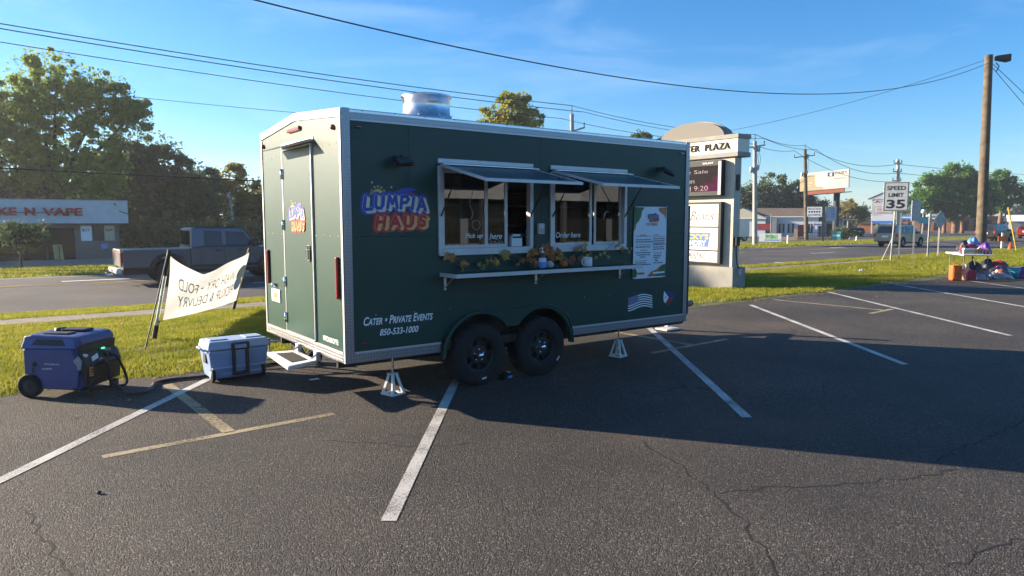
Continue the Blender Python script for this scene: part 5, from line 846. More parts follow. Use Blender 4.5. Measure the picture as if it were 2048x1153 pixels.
# ================================================================ vehicles
for k, c in dict(gunmetal=(.066, .084, .118), gold=(.30, .26, .19), blackcar=(.02, .022, .026), redcar=(.22, .015, .015), whitevan=(.6, .6, .58), silver=(.42, .43, .45)).items(): pbr('car_' + k, c, .35, metal=.35, coat=.5)
pbr('suvglass', (.015, .017, .018), .05); pbr('taillamp', (.35, .015, .015), .3, coat=.5); pbr('flare', (.02, .02, .022), .65)
def car_wheel(parent, x, y, r, w, side, rim='car_silver'):
    t = MB().lathe([(r * .55, -w / 2), (r * .9, -w / 2), (r, -w * .35), (r, w * .35), (r * .9, w / 2), (r * .55, w / 2)], (x, y, r), 'y', 28).build('tyre', 'rubber', parent)
    MB().lathe([(0, side * w * .30), (r * .2, side * w * .32), (r * .5, side * w * .2), (r * .6, side * w * .4)], (x, y, r), 'y', 20).build('rim', rim, t)
    for k in range(5):
        a = k * 2 * math.pi / 5; MB().prism([(.06, -.03), (r * .55, -.05), (r * .55, .05), (.06, .03)], 'y', side * w * .30, side * w * .42).xf(Matrix.Translation((x, y, r)) @ Matrix.Rotation(a, 4, 'Y')).build('spoke', rim, t)
def hull(parent, name, secs, mat, bev=.03):
    """closed body lofted through (x, half width, bottom, top) stations is too plain: use side profile and width instead"""
def shell(parent, name, prof, hw, mat, bev=.04, taper=None):
    """side profile (x,z) spread over the width, the upper edge drawn in by taper(z)"""
    n = len(prof); f = taper or (lambda z: 0); b = MB(); vs = [(x, s * (hw - f(z)), z) for s in (-1, 1) for x, z in prof]
    b.add(vs, [tuple(range(n)), tuple(range(2 * n - 1, n - 1, -1))] + [(i, n + i, n + (i + 1) % n, (i + 1) % n) for i in range(n)]); return b.build(name, mat, parent, bev, 3)
def side_glass(parent, pts, hwf, side, name='window', mat='suvglass'):
    MB().tri([(x, side * (hwf(z) + .006), z) for x, z in pts]).build(name, mat, parent)
# ---- grey pickup, heading +x, we see its right flank and tail
PK = thing('pickup_truck', 'dark grey crew cab pickup truck driving along the road behind the banner', 'pickup truck', (3.62, 27.0, -.478))
hw = .90; tp = lambda z: .0 if z < 1.15 else (z - 1.15) * .16
def arch(cx, r, z0): return [(cx + r * math.cos(R(a)), z0 + r * math.sin(R(a))) for a in range(180, -1, -18)]
shell(PK, 'bed', [(0.05, .62), (.90, .60)] + arch(1.44, .50, .50) + [(1.96, .58), (2.14, .58), (2.14, 1.22), (0.05, 1.22)], hw, 'car_gunmetal', .03)
shell(PK, 'cab_body', [(2.16, .50), (4.55, .50), (4.62, .70), (4.66, 1.26), (4.3, 1.30), (2.16, 1.26)], hw - .01, 'car_gunmetal', .03)
shell(PK, 'front_body', [(4.62, .55)] + [(4.72, .62)] + arch(5.02, .45, .55)[2:-2] + [(5.5, .62), (5.52, 1.15), (5.45, 1.22), (4.66, 1.26)], hw - .06, 'car_gunmetal', .03)
shell(PK, 'cab_top', [(2.18, 1.26), (4.48, 1.26), (3.98, 1.90), (3.8, 1.945), (2.35, 1.955), (2.22, 1.92)], hw, 'car_gunmetal', .04, tp)
hf = lambda z: hw - tp(z)
for pts, nm in (([(2.62, 1.33), (3.22, 1.33), (3.22, 1.82), (2.62, 1.84)], 'window'), ([(3.36, 1.33), (4.30, 1.33), (3.98, 1.78), (3.36, 1.82)], 'window')):
    for s in (-1, 1): side_glass(PK, pts, hf, s)
MB().add([(2.205, -.70, 1.34), (2.205, .70, 1.34), (2.215, .62, 1.84), (2.215, -.62, 1.84)], [(0, 1, 2, 3)]).xf(Matrix.Translation((-.03, 0, 0))).build('rear_window', 'suvglass', PK); MB().box(2.175, 2.19, -.80, .80, 1.30, 1.33).build('rear_window_frame', 'flare', PK)
for x in (2.5, 3.29): MB().box(x, x + .012, -hw - .004, -hw + .02, .56, 1.30).build('door_gap', 'ink', PK)
for x in (3.0, 3.75): MB().box(x, x + .2, -hw - .03, -hw + .005, 1.12, 1.16).build('door_handle', 'flare', PK, .01)
MB().box(4.22, 4.42, -hw - .26, -hw - .02, 1.28, 1.52).build('mirror', 'flare', PK, .03)
for cx, r in ((1.44, .52), (5.02, .50)):
    for s in (-1, 1):
        o_ = [(cx + (r + .09) * math.cos(R(a)), .50 + (r + .07) * math.sin(R(a))) for a in range(180, -1, -15)]; i_ = [(cx + (r - .03) * math.cos(R(a)), .50 + (r - .03) * math.sin(R(a))) for a in range(0, 181, 15)]; MB().prism(o_ + i_, 'y', s * (hw - .02), s * (hw + .09)).build('fender_flare', 'flare', PK, .015)
        car_wheel(PK, cx, s * (hw - .12), .42, .27, s, 'flare')
for s in (-1, 1):
    MB().box(.08, 2.12, s * hw - .012, s * hw + .012, 1.10, 1.19).build('bed_shoulder', 'car_gunmetal', PK, .010); MB().box(2.2, 4.6, s * (hw - .01) - .012, s * (hw - .01) + .014, 1.16, 1.25).build('door_shoulder', 'car_gunmetal', PK, .010); MB().box(2.2, 4.5, s * (hw - .01) - .012, s * (hw - .01) + .010, .56, .66).build('rocker', 'flare', PK, .008)
    MB().tube([(2.35, s * (hw - .15), 1.965), (3.8, s * (hw - .15), 1.955)], .014, 6).build('roof_gutter', 'flare', PK)
    for q in ((2.58, 3.26), (3.33, 4.34)): MB().tube([(q[0], s * (hf(1.31) + .008), 1.305), (q[1], s * (hf(1.31) + .008), 1.305)], .012, 5).build('window_seal', 'flare', PK)
MB().tube([(4.75, -.70, 1.26), (4.70, -.72, 1.95)], .008, 5).build('aerial', 'ink', PK); MB().lathe([(0, 0), (.07, .0), (.075, .02)], (1.9, -hw - .006, .98), 'y', 16).build('fuel_flap', 'car_gunmetal', PK)
tg = MB().box(-.01, .045, -.76, .76, .66, 1.23).build('tailgate', 'car_gold', PK, .02); 
pbr('truckgrey', (.20, .205, .21), .4, metal=.3, coat=.4); tg.data.materials[0] = M['truckgrey']
for y in (-.82, .82): MB().box(-.02, .05, y - .07, y + .07, .78, 1.16).build('tail_lamp', 'taillamp', PK, .02)
MB().box(-.16, .02, -.86, .86, .42, .60).build('bumper', 'whitealu', PK, .05, 3); MB().box(-.165, -.16, -.30, .30, .46, .57).build('bumper_recess', 'ink', PK); MB().box(-.014, -.011, -.06, .06, .90, 1.0).build('emblem', 'ink', PK); MB().box(-.014, -.011, .40, .62, 1.05, 1.12).build('badge', 'flagred', PK)
MB().tube([(-.15, 0, .36), (-.32, 0, .36)], .04, 8).ball((-.34, 0, .42), .035, .035, .035).build('tow_hitch', 'chrome', PK); MB().box(.1, 5.3, -.55, .55, .36, .60).build('underbody', 'ink', PK); MB().box(2.3, 4.5, -hw - .04, -hw + .1, .42, .50).build('side_step', 'flare', PK, .02)
# ---- SUVs
def suv(label, loc, rz, paint, L=5.1, H=1.88, hw=.97, glass='carglass', group=None):
    t = thing('suv', label, 'suv', loc, rz, group); tp = lambda z: .0 if z < 1.1 else (z - 1.1) * .22
    shell(t, 'body', [(0.02, .45), (.55, .42)] + arch(1.05, .44, .42) + [(1.55, .40), (3.55, .40)] + arch(4.0, .44, .42) + [(4.5, .42), (L, .50), (L, .92), (4.9, 1.02), (3.9, 1.12), (.05, 1.12), (0, 1.0)], hw, paint, .05)
    shell(t, 'cabin', [(.06, 1.12), (3.85, 1.12), (3.10, H - .05), (2.8, H), (.5, H), (.28, H - .06)], hw, paint, .05, tp); f = lambda z: hw - tp(z)
    for s in (-1, 1):
        for pts in ([(.42, 1.20), (1.25, 1.18), (1.25, H - .14), (.55, H - .16)], [(1.38, 1.18), (2.28, 1.18), (2.28, H - .13), (1.38, H - .13)], [(2.40, 1.18), (3.55, 1.18), (3.02, H - .16), (2.40, H - .13)]): side_glass(t, pts, f, s)
        for cx in (1.05, 4.0): car_wheel(t, cx, s * (hw - .11), .38, .25, s)
        MB().box(-.02, .16, s * (hw - .06) - .10, s * (hw - .06) + .075, .86, 1.14).build('tail_lamp', 'taillamp', t, .03); MB().box(3.35, 3.5, s * hw - (.2 if s < 0 else 0), s * hw + (.2 if s > 0 else 0), 1.12, 1.30).build('mirror', paint, t, .03)
        MB().box(2.34, 2.352, s * hw - .01, s * hw + .004, .5, 1.1).build('door_gap', 'ink', t)
    MB().add([(.10, -hw + .2, 1.18), (.10, hw - .2, 1.18), (.25, hw - .3, H - .14), (.25, -hw + .3, H - .14)], [(0, 1, 2, 3)]).xf(Matrix.Translation((-.03, 0, 0))).build('rear_window', glass, t)
    MB().box(-.10, .08, -hw + .03, hw - .03, .48, .68).build('bumper', paint, t, .05); MB().box(-.03, 0, -.28, .28, .82, .98).build('plate', 'white', t); MB().box(.3, L - .3, -hw + .2, hw - .2, .28, .44).build('underbody', 'ink', t)
    for s in (-1, 1): MB().tube([(.6, s * (hw - .28), H + .04), (2.7, s * (hw - .28), H + .03)], .02, 6).build('roof_rail', 'flare', t)
    return t
suv('gold SUV driving away past the speed limit sign', (60.6, 27.6, -.485), -.06, 'car_gold', glass='suvglass')
suv('black SUV driving away behind the utility pole', (85.4, 28.6, -.49), -.06, 'car_blackcar', glass='suvglass')
suv('red vehicle near the right edge of the road', (104, 30.4, -.5), 0, 'car_redcar', 4.6, 1.7, .92, 'suvglass')
suv('dark car parked beyond the leafless bush', (118, 58, -.95), .9, 'car_blackcar', 4.6, 1.5, .9, 'suvglass'); suv('silver car parked beneath the far pines', (186, 78, -1.0), .4, 'car_silver', 4.6, 1.5, .9, 'suvglass'); suv('pale car parked by the orange brick wall', (172, 84, -1.0), .4, 'car_whitevan', 4.6, 1.5, .9, 'suvglass')
# box trailer and truck by the far roadside
bx_ = thing('box_truck', 'white box truck parked behind the transformer pole', 'truck', (79.6, 55.6, -.95), -.55); MB().box(0, 2.0, 0, 2.2, .55, 2.75).build('box', 'car_whitevan', bx_, .04); MB().box(-1.9, -.05, .1, 2.1, .5, 2.2).build('cab', 'car_whitevan', bx_, .12); MB().box(-1.5, -.6, .09, .095, 1.3, 1.9).build('window', 'suvglass', bx_); MB().box(-1.9, 1.9, .3, 1.9, .3, .55).build('chassis', 'ink', bx_)
for x in (-1.3, 1.4):
    for y in (.2, 2.0): car_wheel(bx_, x, y, .42, .28, -1 if y < 1 else 1)
# ================================================================ vape shop
SY, SZ = 54.84, -.95
brickmat('darkbrick', (.20, .14, .11), (.13, .095, .08), (.30, .27, .24)); pbr('fascia', (.55, .58, .60), .6, var=.05, vs=2); pbr('redsign', (.50, .03, .025), .45); pbr('cardboard', (.52, .38, .16), .8); pbr('shopdark', (.03, .03, .03), .5)
SH = thing('vape_shop', 'low brick shop with pale fascia and red letters across the road', 'building', (0, SY, SZ)); x0, x1 = -16, 7.58
MB().box(4.95, x1, 0, 14, 0, 2.9).build('wall', 'darkbrick', SH); MB().box(x0, 4.95, .0, 14, 2.2, 2.9).build('wall', 'darkbrick', SH); MB().box(x0, 4.95, 1.2, 14, 0, 2.2).build('inner_wall', 'shopdark', SH)
fs_ = MB().box(x0, 8.1, -.55, 14.2, 2.50, 4.0).build('fascia', 'fascia', SH); MB().box(x0, 8.13, -.58, 14.2, 4.0, 4.06).build('coping', 'greyink', fs_); MB().box(x0, 8.08, -.53, 0, 2.44, 2.50).build('soffit', 'shopdark', fs_)
xw = [4.92, 3.37, 2.4, .8, -.8, -2.4, -4]
for a, b_ in zip(xw[1:], xw): MB().box(a + .04, b_ - .04, .10, .13, .08, 2.16).build('window', 'shopglass', SH)
for a in xw: MB().box(a - .04, a + .04, .06, .16, 0, 2.2).build('mullion', 'blackmetal', SH)
MB().box(-4, 4.9, .06, .16, 0, .08).build('mullion', 'blackmetal', SH)
for s_, a, w_ in (('SMOKE', -.95, 2.8), ('N', 2.26, .57), ('VAPE', 3.2, 2.21)): text('fascia_letters', s_, 'redsign', SH, (a, -.551, 3.0), (1, 0, 0), (0, 0, 1), w_, .52, (0, -1, 0), .06, bold=.035, extrude=.08)
MB().box(-3.1, 5.3, -.60, -.56, 3.18, 3.22).build('letter_raceway', 'signdark', SH)
MB().hexa([(3.75, .02, .02), (4.28, .02, .02), (4.28, .06, .02), (3.75, .06, .02)], [(3.68, .03, 1.1), (4.20, .03, 1.1), (4.20, .07, 1.1), (3.68, .07, 1.1)]).build('leaning_panel', 'cardboard', SH); MB().box(4.0, 4.05, .0, .015, .05, 1.05).build('panel_gap', 'ink', SH)
for a, b_, s_ in ((5.31, 5.95, 'BUY'), (6.68, 7.30, 'NOW')):
    w_ = MB().box(a, b_, -.03, -.002, 1.32, 2.34).build('poster', 'menuwhite' if s_ == 'BUY' else 'toy_tan', SH); text('lettering', s_, 'ink', w_, (a + .08, -.031, 1.95), (1, 0, 0), (0, 0, 1), .46, .18, (0, -1, 0), .003, bold=.02)
M['toy_tan']; MB().box(5.96, 6.67, -.03, -.002, 1.30, 2.36).build('poster_case', 'ink', SH); MB().box(6.45, 6.86, -.02, -.002, .78, 1.10).build('blue_plaque', 'skyb' if 'skyb' in M else 'toy_skyblue', SH)
MB().tube([(7.3, -.56, 3.85), (7.3, -.75, 3.8), (7.35, -.8, 3.7)], .04, 6).build('fascia_lamp', 'signdark', SH); MB().hexa([(7.55, -.57, 3.3), (8.1, -.57, 3.1), (8.1, -.60, 3.1), (7.55, -.60, 3.3)], [(7.55, -.57, 3.36), (8.1, -.57, 3.17), (8.1, -.60, 3.17), (7.55, -.60, 3.36)]).build('torn_strip', 'leafgreen', SH)
# ================================================================ right-hand buildings and signs (set square to the view line so their fronts show)
RA = -1.12
pbr('whitewall', (.68, .70, .70), .8, var=.05, vs=1); pbr('roofbrown', (.12, .095, .07), .9, var=.25, vs=3); pbr('gable', (.66, .58, .42), .8); pbr('redpanel', (.30, .03, .035), .6); brickmat('tanbrick', (.42, .27, .16), (.36, .22, .13), (.45, .4, .35)); pbr('orangebrick', (.42, .18, .08), .85, var=.15, vs=2)
OB = thing('office_building', 'low white building with brown hip roof and red panel across the road', 'building', (104.9, 72.6, -1.0), RA)
MB().box(0, 12.6, 0, 9, 0, 3.35).build('wall', 'whitewall', OB); MB().box(-.3, 12.9, -.35, 9.3, 3.35, 3.50).build('eave', 'white', OB)
MB().hexa([(-.3, -.35, 3.5), (12.9, -.35, 3.5), (12.9, 9.3, 3.5), (-.3, 9.3, 3.5)], [(2.4, 3.6, 5.0), (10.6, 3.6, 4.9), (10.6, 5.2, 4.9), (2.4, 5.2, 5.0)]).build('roof', 'roofbrown', OB)
MB().prism([(-4.4, 3.2), (4.75, 3.2), (.9, 4.85)], 'y', -1.6, 4).build('gable', 'gable', OB); MB().box(-4.4, 4.75, -1.65, -1.6, 3.08, 3.2).build('gable_trim', 'white', OB); MB().box(-4.2, 4.6, -1.45, 0, 0, 3.1).build('gable_wall', 'whitewall', OB)
MB().box(2.6, 5.5, -1.5, -1.455, 1.2, 2.25).build('red_panel', 'redpanel', OB)
for a, b_ in ((6.6, 7.5), (8.0, 9.0), (11.2, 11.9)):
    w_ = MB().box(a, b_, -.05, -.002, .7, 2.25).build('window', 'ink', OB); MB().box(a + .28, b_ - .28, -.07, -.055, .75, 2.2).build('pane', 'greyink', w_)
MB().box(9.6, 10.5, -.06, -.002, 0, 2.1).build('door', 'redpanel', OB); MB().box(5.6, 6.4, -1.5, 0, 0, 3.2).build('shade_wall', 'signback', OB)
LW = thing('low_brick_wall', 'low tan brick wall with a pillar before the white building', 'wall', (87.2, 54.0, -.95), RA); MB().box(0, 2.0, 0, .3, 0, .5).build('wall', 'tanbrick', LW); MB().box(2.0, 2.5, -.05, .4, 0, 1.6).build('pillar', 'tanbrick', LW); MB().box(2.5, 9, .1, .2, .3, .34).box(2.5, 9, .1, .2, 1.1, 1.14).build('rail', 'ink', LW)
for i in range(22): MB().box(2.6 + .29 * i, 2.63 + .29 * i, .13, .16, 0, 1.1).build('baluster', 'ink', LW)
EB = thing('shop_building', 'dim low shop behind the small roadside signs', 'building', (113.5, 66.5, -1.0), RA); MB().box(0, 7, -.5, 6, 0, 3.0).build('wall', 'signback', EB); MB().box(-.2, 7.2, -1.5, 6, 3.0, 3.3).build('roof', 'roofbrown', EB); [MB().box(a, a + 1.2, -.56, -.51, .3, 2.2).build('window', 'ink', EB) for a in (.6, 2.4, 4.6)]
# billboard
pbr('bbface', (.66, .63, .56), .6); pbr('bbtan', (.52, .40, .22), .6); pbr('bbgreen', (.40, .36, .25), .6); brickmat('bbskirt', (.40, .13, .08), (.36, .12, .07), (.25, .08, .05))
BB = thing('billboard', 'large billboard with a generator advert on a single dark post', 'billboard', (97.84, 51.82, -.9), RA - .22); k = .40
MB().tube([(.1, .5, 0), (.1, .5, 6.6)], .42, 14).build('post', 'signdark', BB); MB().hexa([(-4.9, -.1, 6.95), (1.75, -.1, 7.35), (1.75, .4, 7.35), (-4.9, .4, 6.95)], [(-4.95, -.1, 9.55), (1.72, -.1, 9.95), (1.72, .4, 9.95), (-4.95, .4, 9.55)]).build('panel', 'bbface', BB)
def bbp(x, z): return (x, -.106, z + .06 * (x + 4.9))
MB().tri([bbp(-4.88, 7.0), bbp(-1.6, 7.0), bbp(-1.7, 7.35), bbp(-2.8, 7.7), bbp(-2.9, 9.1), bbp(-4.9, 8.9)]).build('print', 'bbtan', BB); MB().tri([(lambda p: (p[0], -.11, p[2]))(bbp(*q)) for q in ((-2.6, 7.45), (-.9, 7.45), (-.95, 8.5), (-1.6, 8.7), (-2.5, 8.4))]).build('print', 'menuwhite', BB); MB().box(-1.1, -.25, -.112, -.107, 9.0, 9.55).build('print', 'flagblue', BB); MB().disc((-.67, -.114, 9.27), .2, 'y', 16).build('print', 'menuwhite', BB)
up = (-.0, 0, 1); ru = (1, 0, .06)
text('lettering', 'CASEY', 'navy', BB, (-.1, -.107, 9.25), ru, up, 1.6, .38, (0, -1, 0), .004); text('lettering', 'GENERAC', 'ink', BB, (-4.5, -.107, 8.98), ru, up, 1.7, .22, (0, -1, 0), .004); text('lettering', '850-682-5555', 'greyink', BB, (-.2, -.107, 8.55), ru, up, 1.6, .2, (0, -1, 0), .004, bold=.02); text('lettering', 'POWER', 'menuwhite', BB, (-4.4, -.112, 7.95), ru, up, 1.3, .26, (0, -1, 0), .006); text('lettering', 'HOME', 'menuwhite', BB, (-4.4, -.112, 7.6), ru, up, 1.0, .22, (0, -1, 0), .006)
MB().hexa([(-4.0, .0, 6.35), (1.2, .0, 6.65), (1.2, .3, 6.65), (-4.0, .3, 6.35)], [(-4.0, .0, 6.97), (1.2, .0, 7.28), (1.2, .3, 7.28), (-4.0, .3, 6.97)]).build('skirt', 'bbskirt', BB); MB().hexa([(-4.9, -.9, 6.28), (2.2, -.9, 6.70), (2.2, .3, 6.70), (-4.9, .3, 6.28)], [(-4.9, -.9, 6.34), (2.2, -.9, 6.76), (2.2, .3, 6.76), (-4.9, .3, 6.34)]).build('catwalk', 'signdark', BB)
for x in (-4.2, -2.6, -1.0, .6): MB().box(x, x + .4, -1.0, -.7, 6.20 + .06 * (x + 4.9), 6.36 + .06 * (x + 4.9)).build('lamp', 'ink', BB)
# roadside business signs
def sgn(name, label, loc, parts, rz=RA):
    t = thing(name, label, 'sign', loc, rz)
    for (nm, a, mt) in parts: MB().box(*a).build(nm, mt, t)
    return t
t = sgn('post_sign', 'white sign with dark lettering hung on a dark post, left of the sky blue panel', (79.5, 43.37, -.76), [('post', (-.12, .12, 0, .24, 0, 4.6), 'signdark'), ('panel', (-1.85, -.22, -.02, .1, 3.0, 4.15), 'menuwhite')]); text('lettering', 'RAS ELECTRICAL', 'navy', t, (-1.75, -.021, 3.78), (1, 0, 0), (0, 0, 1), 1.42, .26, (0, -1, 0), .004, bold=.01); text('lettering', 'GUN SUPPLIES', 'navy', t, (-1.75, -.021, 3.08), (1, 0, 0), (0, 0, 1), 1.42, .24, (0, -1, 0), .004, bold=.01)
for i in range(5): MB().disc((-1.6 + .28 * i, -.026, 3.56), .11, 'y', 14).build('roundel', 'ink', t)
MB().box(-1.15, -.2, -.02, .1, 1.90, 2.38).build('lower_panel', 'menuwhite', t); MB().box(-1.1, -.25, -.03, -.021, 1.96, 2.10).build('lower_print', 'flagblue', t); text('lettering', 'BROOKS', 'ink', t, (-1.05, -.021, 2.16), (1, 0, 0), (0, 0, 1), .75, .15, (0, -1, 0), .004)
pbr('skypanel', (.25, .38, .62), .5, col2=(.62, .62, .66), vs=1.4)
t = sgn('post_sign', 'sky blue printed panel sign right of the dark post', (80.0, 43.0, -.76), [('panel', (-.42, .72, 0, .12, 2.48, 4.15), 'skypanel'), ('frame', (.72, .80, 0, .14, 2.4, 4.2), 'greyink'), ('post', (.72, .80, .02, .12, 0, 2.4), 'greyink')])
for i, s_ in enumerate(('LOVE', 'ONE', 'LIKE', 'JESUS')): text('lettering', s_, 'redpanel' if i < 2 else 'flagblue', t, (.12, -.001, 3.85 - .33 * i), (1, 0, 0), (0, 0, 1), .42, .16, (0, -1, 0), .004)
sgn('yard_sign', 'small teal yard sign at the foot of the dark post', (80.1, 42.6, -.75), [('panel', (0, .95, 0, .04, .25, 1.25), 'toy_teal'), ('stripe', (.05, .85, -.006, -.001, .65, .85), 'menuwhite'), ('stake', (.1, .14, .0, .04, 0, .25), 'galv'), ('stake', (.8, .84, 0, .04, 0, .25), 'galv')])
pbr('bannergreen', (.06, .42, .14), .6, col2=(.55, .75, .25), vs=1.8)
t = sgn('sale_banner', 'white and green banner staked before the white building', (72.9, 47.6, -.85), [('cloth', (0, 2.45, 0, .03, .15, 1.1), 'menuwhite'), ('print', (.7, 2.0, -.008, -.001, .5, .98), 'bannergreen'), ('print_line', (.6, 2.3, -.008, -.001, .28, .40), 'labelblue')])
pp = thing('roadside_post', 'thin white marker post by the green banner', 'post', (64.2, 38.7, -.65)); MB().box(-.05, .05, -.05, .05, 0, .95).build('shaft', 'white', pp); pp = thing('roadside_post', 'tall thin post before the green banner', 'post', (60.7, 38.4, -.64)); MB().tube([(0, 0, 0), (0, 0, 3.0)], .04, 6).build('shaft', 'polegrey', pp)
t = thing('tenant_sign', 'tall white tenant sign with little gable roof behind the gold SUV', 'sign', (149.3, 68.4, -1.0), RA); 
for x in (-2.35, 1.3): MB().box(x, x + .22, 0, .4, 0, 7).build('post', 'white', t)
MB().box(-2.3, 1.6, 0, .4, 4.0, 7.3).build('panel', 'signwhite', t); MB().prism([(-3.0, 7.2), (2.2, 7.2), (-.3, 8.5)], 'y', -.1, .5).build('gable', 'whitepaint', t); MB().hexa([(-3.2, -.15, 7.15), (-.3, -.15, 8.5), (-.3, .6, 8.5), (-3.2, .6, 7.15)], [(-3.2, -.15, 7.35), (-.3, -.15, 8.7), (-.3, .6, 8.7), (-3.2, .6, 7.35)]).build('roof', 'roofbrown', t)
MB().box(-1.9, 1.4, -.02, -.001, 4.3, 5.7).build('frame', 'ink', t); MB().box(-1.85, 1.35, -.03, -.021, 4.36, 5.64).build('tenant_panel', 'signwhite', t); [MB().box(-1.4, 1.0, -.04, -.031, 4.5 + .28 * i, 4.6 + .28 * i).build('print_line', 'toy_salmon', t) for i in range(4)]
MB().box(-2.3, 1.7, -.1, -.021, 2.2, 3.9).build('lower_panel', 'menuwhite', t); MB().box(-2.3, 1.7, -.11, -.101, 2.2, 2.75).build('stripe', 'labelblue', t); MB().prism([(-2.0, 6.5), (-1.4, 6.95), (-.8, 6.5), (-1.1, 6.5), (-1.4, 6.7), (-1.7, 6.5)], 'y', -.02, -.001).build('roof_mark', 'flagred', t); text('lettering', 'WINDERMERE', 'ink', t, (-.7, -.001, 6.5), (1, 0, 0), (0, 0, 1), 2.0, .35, (0, -1, 0), .02)
t = thing('chain_sign', 'dark scripted sign on posts beyond the leafless bush', 'sign', (150, 77, -1.0), RA); text('script', 'Charlies', 'ink', t, (-3.2, 0, 3.1), (1, 0, 0), (0, 0, 1), 5.6, 1.3, (0, -1, 0), .1, shear=.3, bold=.05, extrude=.15); [MB().box(x, x + .25, 0, .25, 0, 3.1).build('post', 'whitewall', t) for x in (-.8, .4)]; MB().box(-3.2, 2.6, .1, .2, 2.9, 3.1).build('beam', 'white', t)
OW = thing('brick_store', 'orange brick store far beyond the SUV and road signs', 'building', (196, 88, -1.0), RA); MB().box(0, 15, 0, 8, 0, 3.2).build('wall', 'orangebrick', OW); MB().box(-.2, 15.2, -.3, 8, 3.2, 3.6).build('parapet', 'white', OW); [MB().box(a, a + 1.6, -.05, -.001, .3, 2.4).build('window', 'ink', OW) for a in (1, 4, 7, 10)]
OW = thing('brick_store', 'orange brick bank with white cornice under the far pines', 'building', (208, 76, -1.0), RA); MB().box(-5, 9, 0, 8, 0, 4.0).build('wall', 'orangebrick', OW); MB().box(-7, 10, -1, 8, 4.0, 4.6).build('cornice', 'white', OW); [MB().box(a, a + 1.4, -.05, -.001, .3, 3).build('window', 'shopglass', OW) for a in (-4, -1.5, 1, 3.5, 6)]
OW = thing('orange_shed', 'small orange brick hut left of the gold SUV', 'shed', (170, 81, -1.0), RA); MB().box(-2.6, .8, 0, 3, 0, 2.0).build('wall', 'orangebrick', OW); MB().prism([(-2.8, 2.0), (1.0, 2.0), (-.9, 2.7)], 'y', -.2, 3.2).build('roof', 'roofbrown', OW)
OW = thing('metal_shed', 'pale metal roofed building beyond the black SUV', 'building', (163, 50, -.95), RA); MB().box(0, 16, 0, 8, 0, 2.6).build('wall', 'signback', OW); MB().hexa([(-.3, -.4, 2.6), (16.3, -.4, 2.6), (16.3, 8.4, 2.6), (-.3, 8.4, 2.6)], [(-.3, 3.8, 3.9), (16.3, 3.8, 3.9), (16.3, 4.2, 3.9), (-.3, 4.2, 3.9)]).build('roof', 'whitewall', OW)
t = sgn('street_sign', 'teal street sign under the far pines', (140, 57, -.95), [('panel', (-.8, .8, 0, .1, 2.2, 3.4), 'toy_teal'), ('post', (-.06, .06, .1, .2, 0, 2.2), 'galv')])
t = sgn('bank_sign', 'grey board sign standing right of the speed limit sign', (201, 85.3, -1.0), [('panel', (0, 4.0, 0, .5, 4.6, 8.2), 'signback'), ('post', (.6, .9, .1, .4, 0, 4.6), 'galv')]); t = sgn('blue_sign', 'long blue and white store sign below the grey board', (187.8, 80.3, -1.0), [('panel', (-1.6, 2.4, 0, .4, 3.1, 4.2), 'labelblue'), ('print_line', (-1.3, 2.1, -.01, -.001, 3.45, 3.8), 'menuwhite'), ('post', (-.2, 0, .1, .3, 0, 3.1), 'galv'), ('post', (1.2, 1.4, .1, .3, 0, 3.1), 'galv')])
lp = thing('street_lamp', 'short white globe lamp on a post right of the sign backs', 'lamp', (152, 62, -.96)); MB().tube([(0, 0, 0), (0, 0, 4.2)], .1, 8).build('post', 'galv', lp); MB().ball((0, 0, 4.6), .45, .45, .45).build('globe', 'white', lp)
for lab, x, y in (('white utility marker cone on the far verge', 83.98, 41.6), ('white box marker by the leafless bush', 99.0, 50.0)): t = thing('marker', lab, 'marker', (x, y, TZ(y))); MB().lathe([(.14, 0), (.05, .6), (0, .62)], (0, 0, 0), 'z', 10).build('body', 'white', t)
for lab, x, y in (('small grey stone on the grass left of the speed limit sign', 24.7, 12.0), ('small brown clod on the mown grass', 28.0, 11.6)): o = heap(.12, .10, seed=4).build('stone', 'greyink' if 'grey' in lab else 'stalk'); o.location = (x, y, TZ(y)); tag(o, lab, 'stone')
# strip mall that the trailer windows and paint mirror (it stands behind the photographer)
pbr('mallwall', (.085, .105, .14), .9)
SM = thing('strip_mall', 'long low strip mall with dark shop fronts facing the parking lot', 'building', (-15, -26, 0)); MB().box(0, 75, -10, 0, 0, 4.6).build('wall', 'mallwall', SM); MB().box(0, 75, -.0, 3.0, 3.0, 3.3).build('canopy', 'signdark', SM); MB().box(0, 75, 2.9, 3.1, 3.0, 4.2).build('canopy_fascia', 'signback', SM)
for i in range(12): MB().box(1 + 6.2 * i, 6.6 + 6.2 * i, .02, .06, .3, 2.8).build('window', 'shopglass', SM)
for i in range(13): MB().box(.2 + 6.2 * i, .5 + 6.2 * i, 2.6, 2.9, 0, 3.0).build('canopy_post', 'signdark', SM)
# ================================================================ trees
pbr('bark', (.09, .07, .05), .95, var=.3, vs=3, bump=.6, bs=20); pbr('pinebark', (.20, .12, .08), .95, var=.3, vs=2, bump=.6, bs=12); pbr('bark_pale', (.26, .23, .19), .9, var=.25, vs=3)
leafmat('leaf_turning', [(.26, (.08, .16, .035)), (.46, (.18, .28, .055)), (.64, (.34, .38, .07)), (.82, (.45, .37, .08))], .55, .35)
leafmat('leaf_dark', [(.3, (.055, .10, .045)), (.55, (.10, .155, .065)), (.75, (.19, .23, .10))], .5, .5)
leafmat('leaf_gold', [(.28, (.10, .15, .03)), (.48, (.25, .24, .05)), (.68, (.46, .30, .06))], .55, .5)
leafmat('leaf_gum', [(.28, (.12, .19, .03)), (.5, (.32, .34, .05)), (.72, (.52, .40, .06))], .55, .6)
leafmat('leaf_green', [(.3, (.06, .10, .035)), (.55, (.11, .16, .05)), (.75, (.17, .20, .07))], .5, .5)
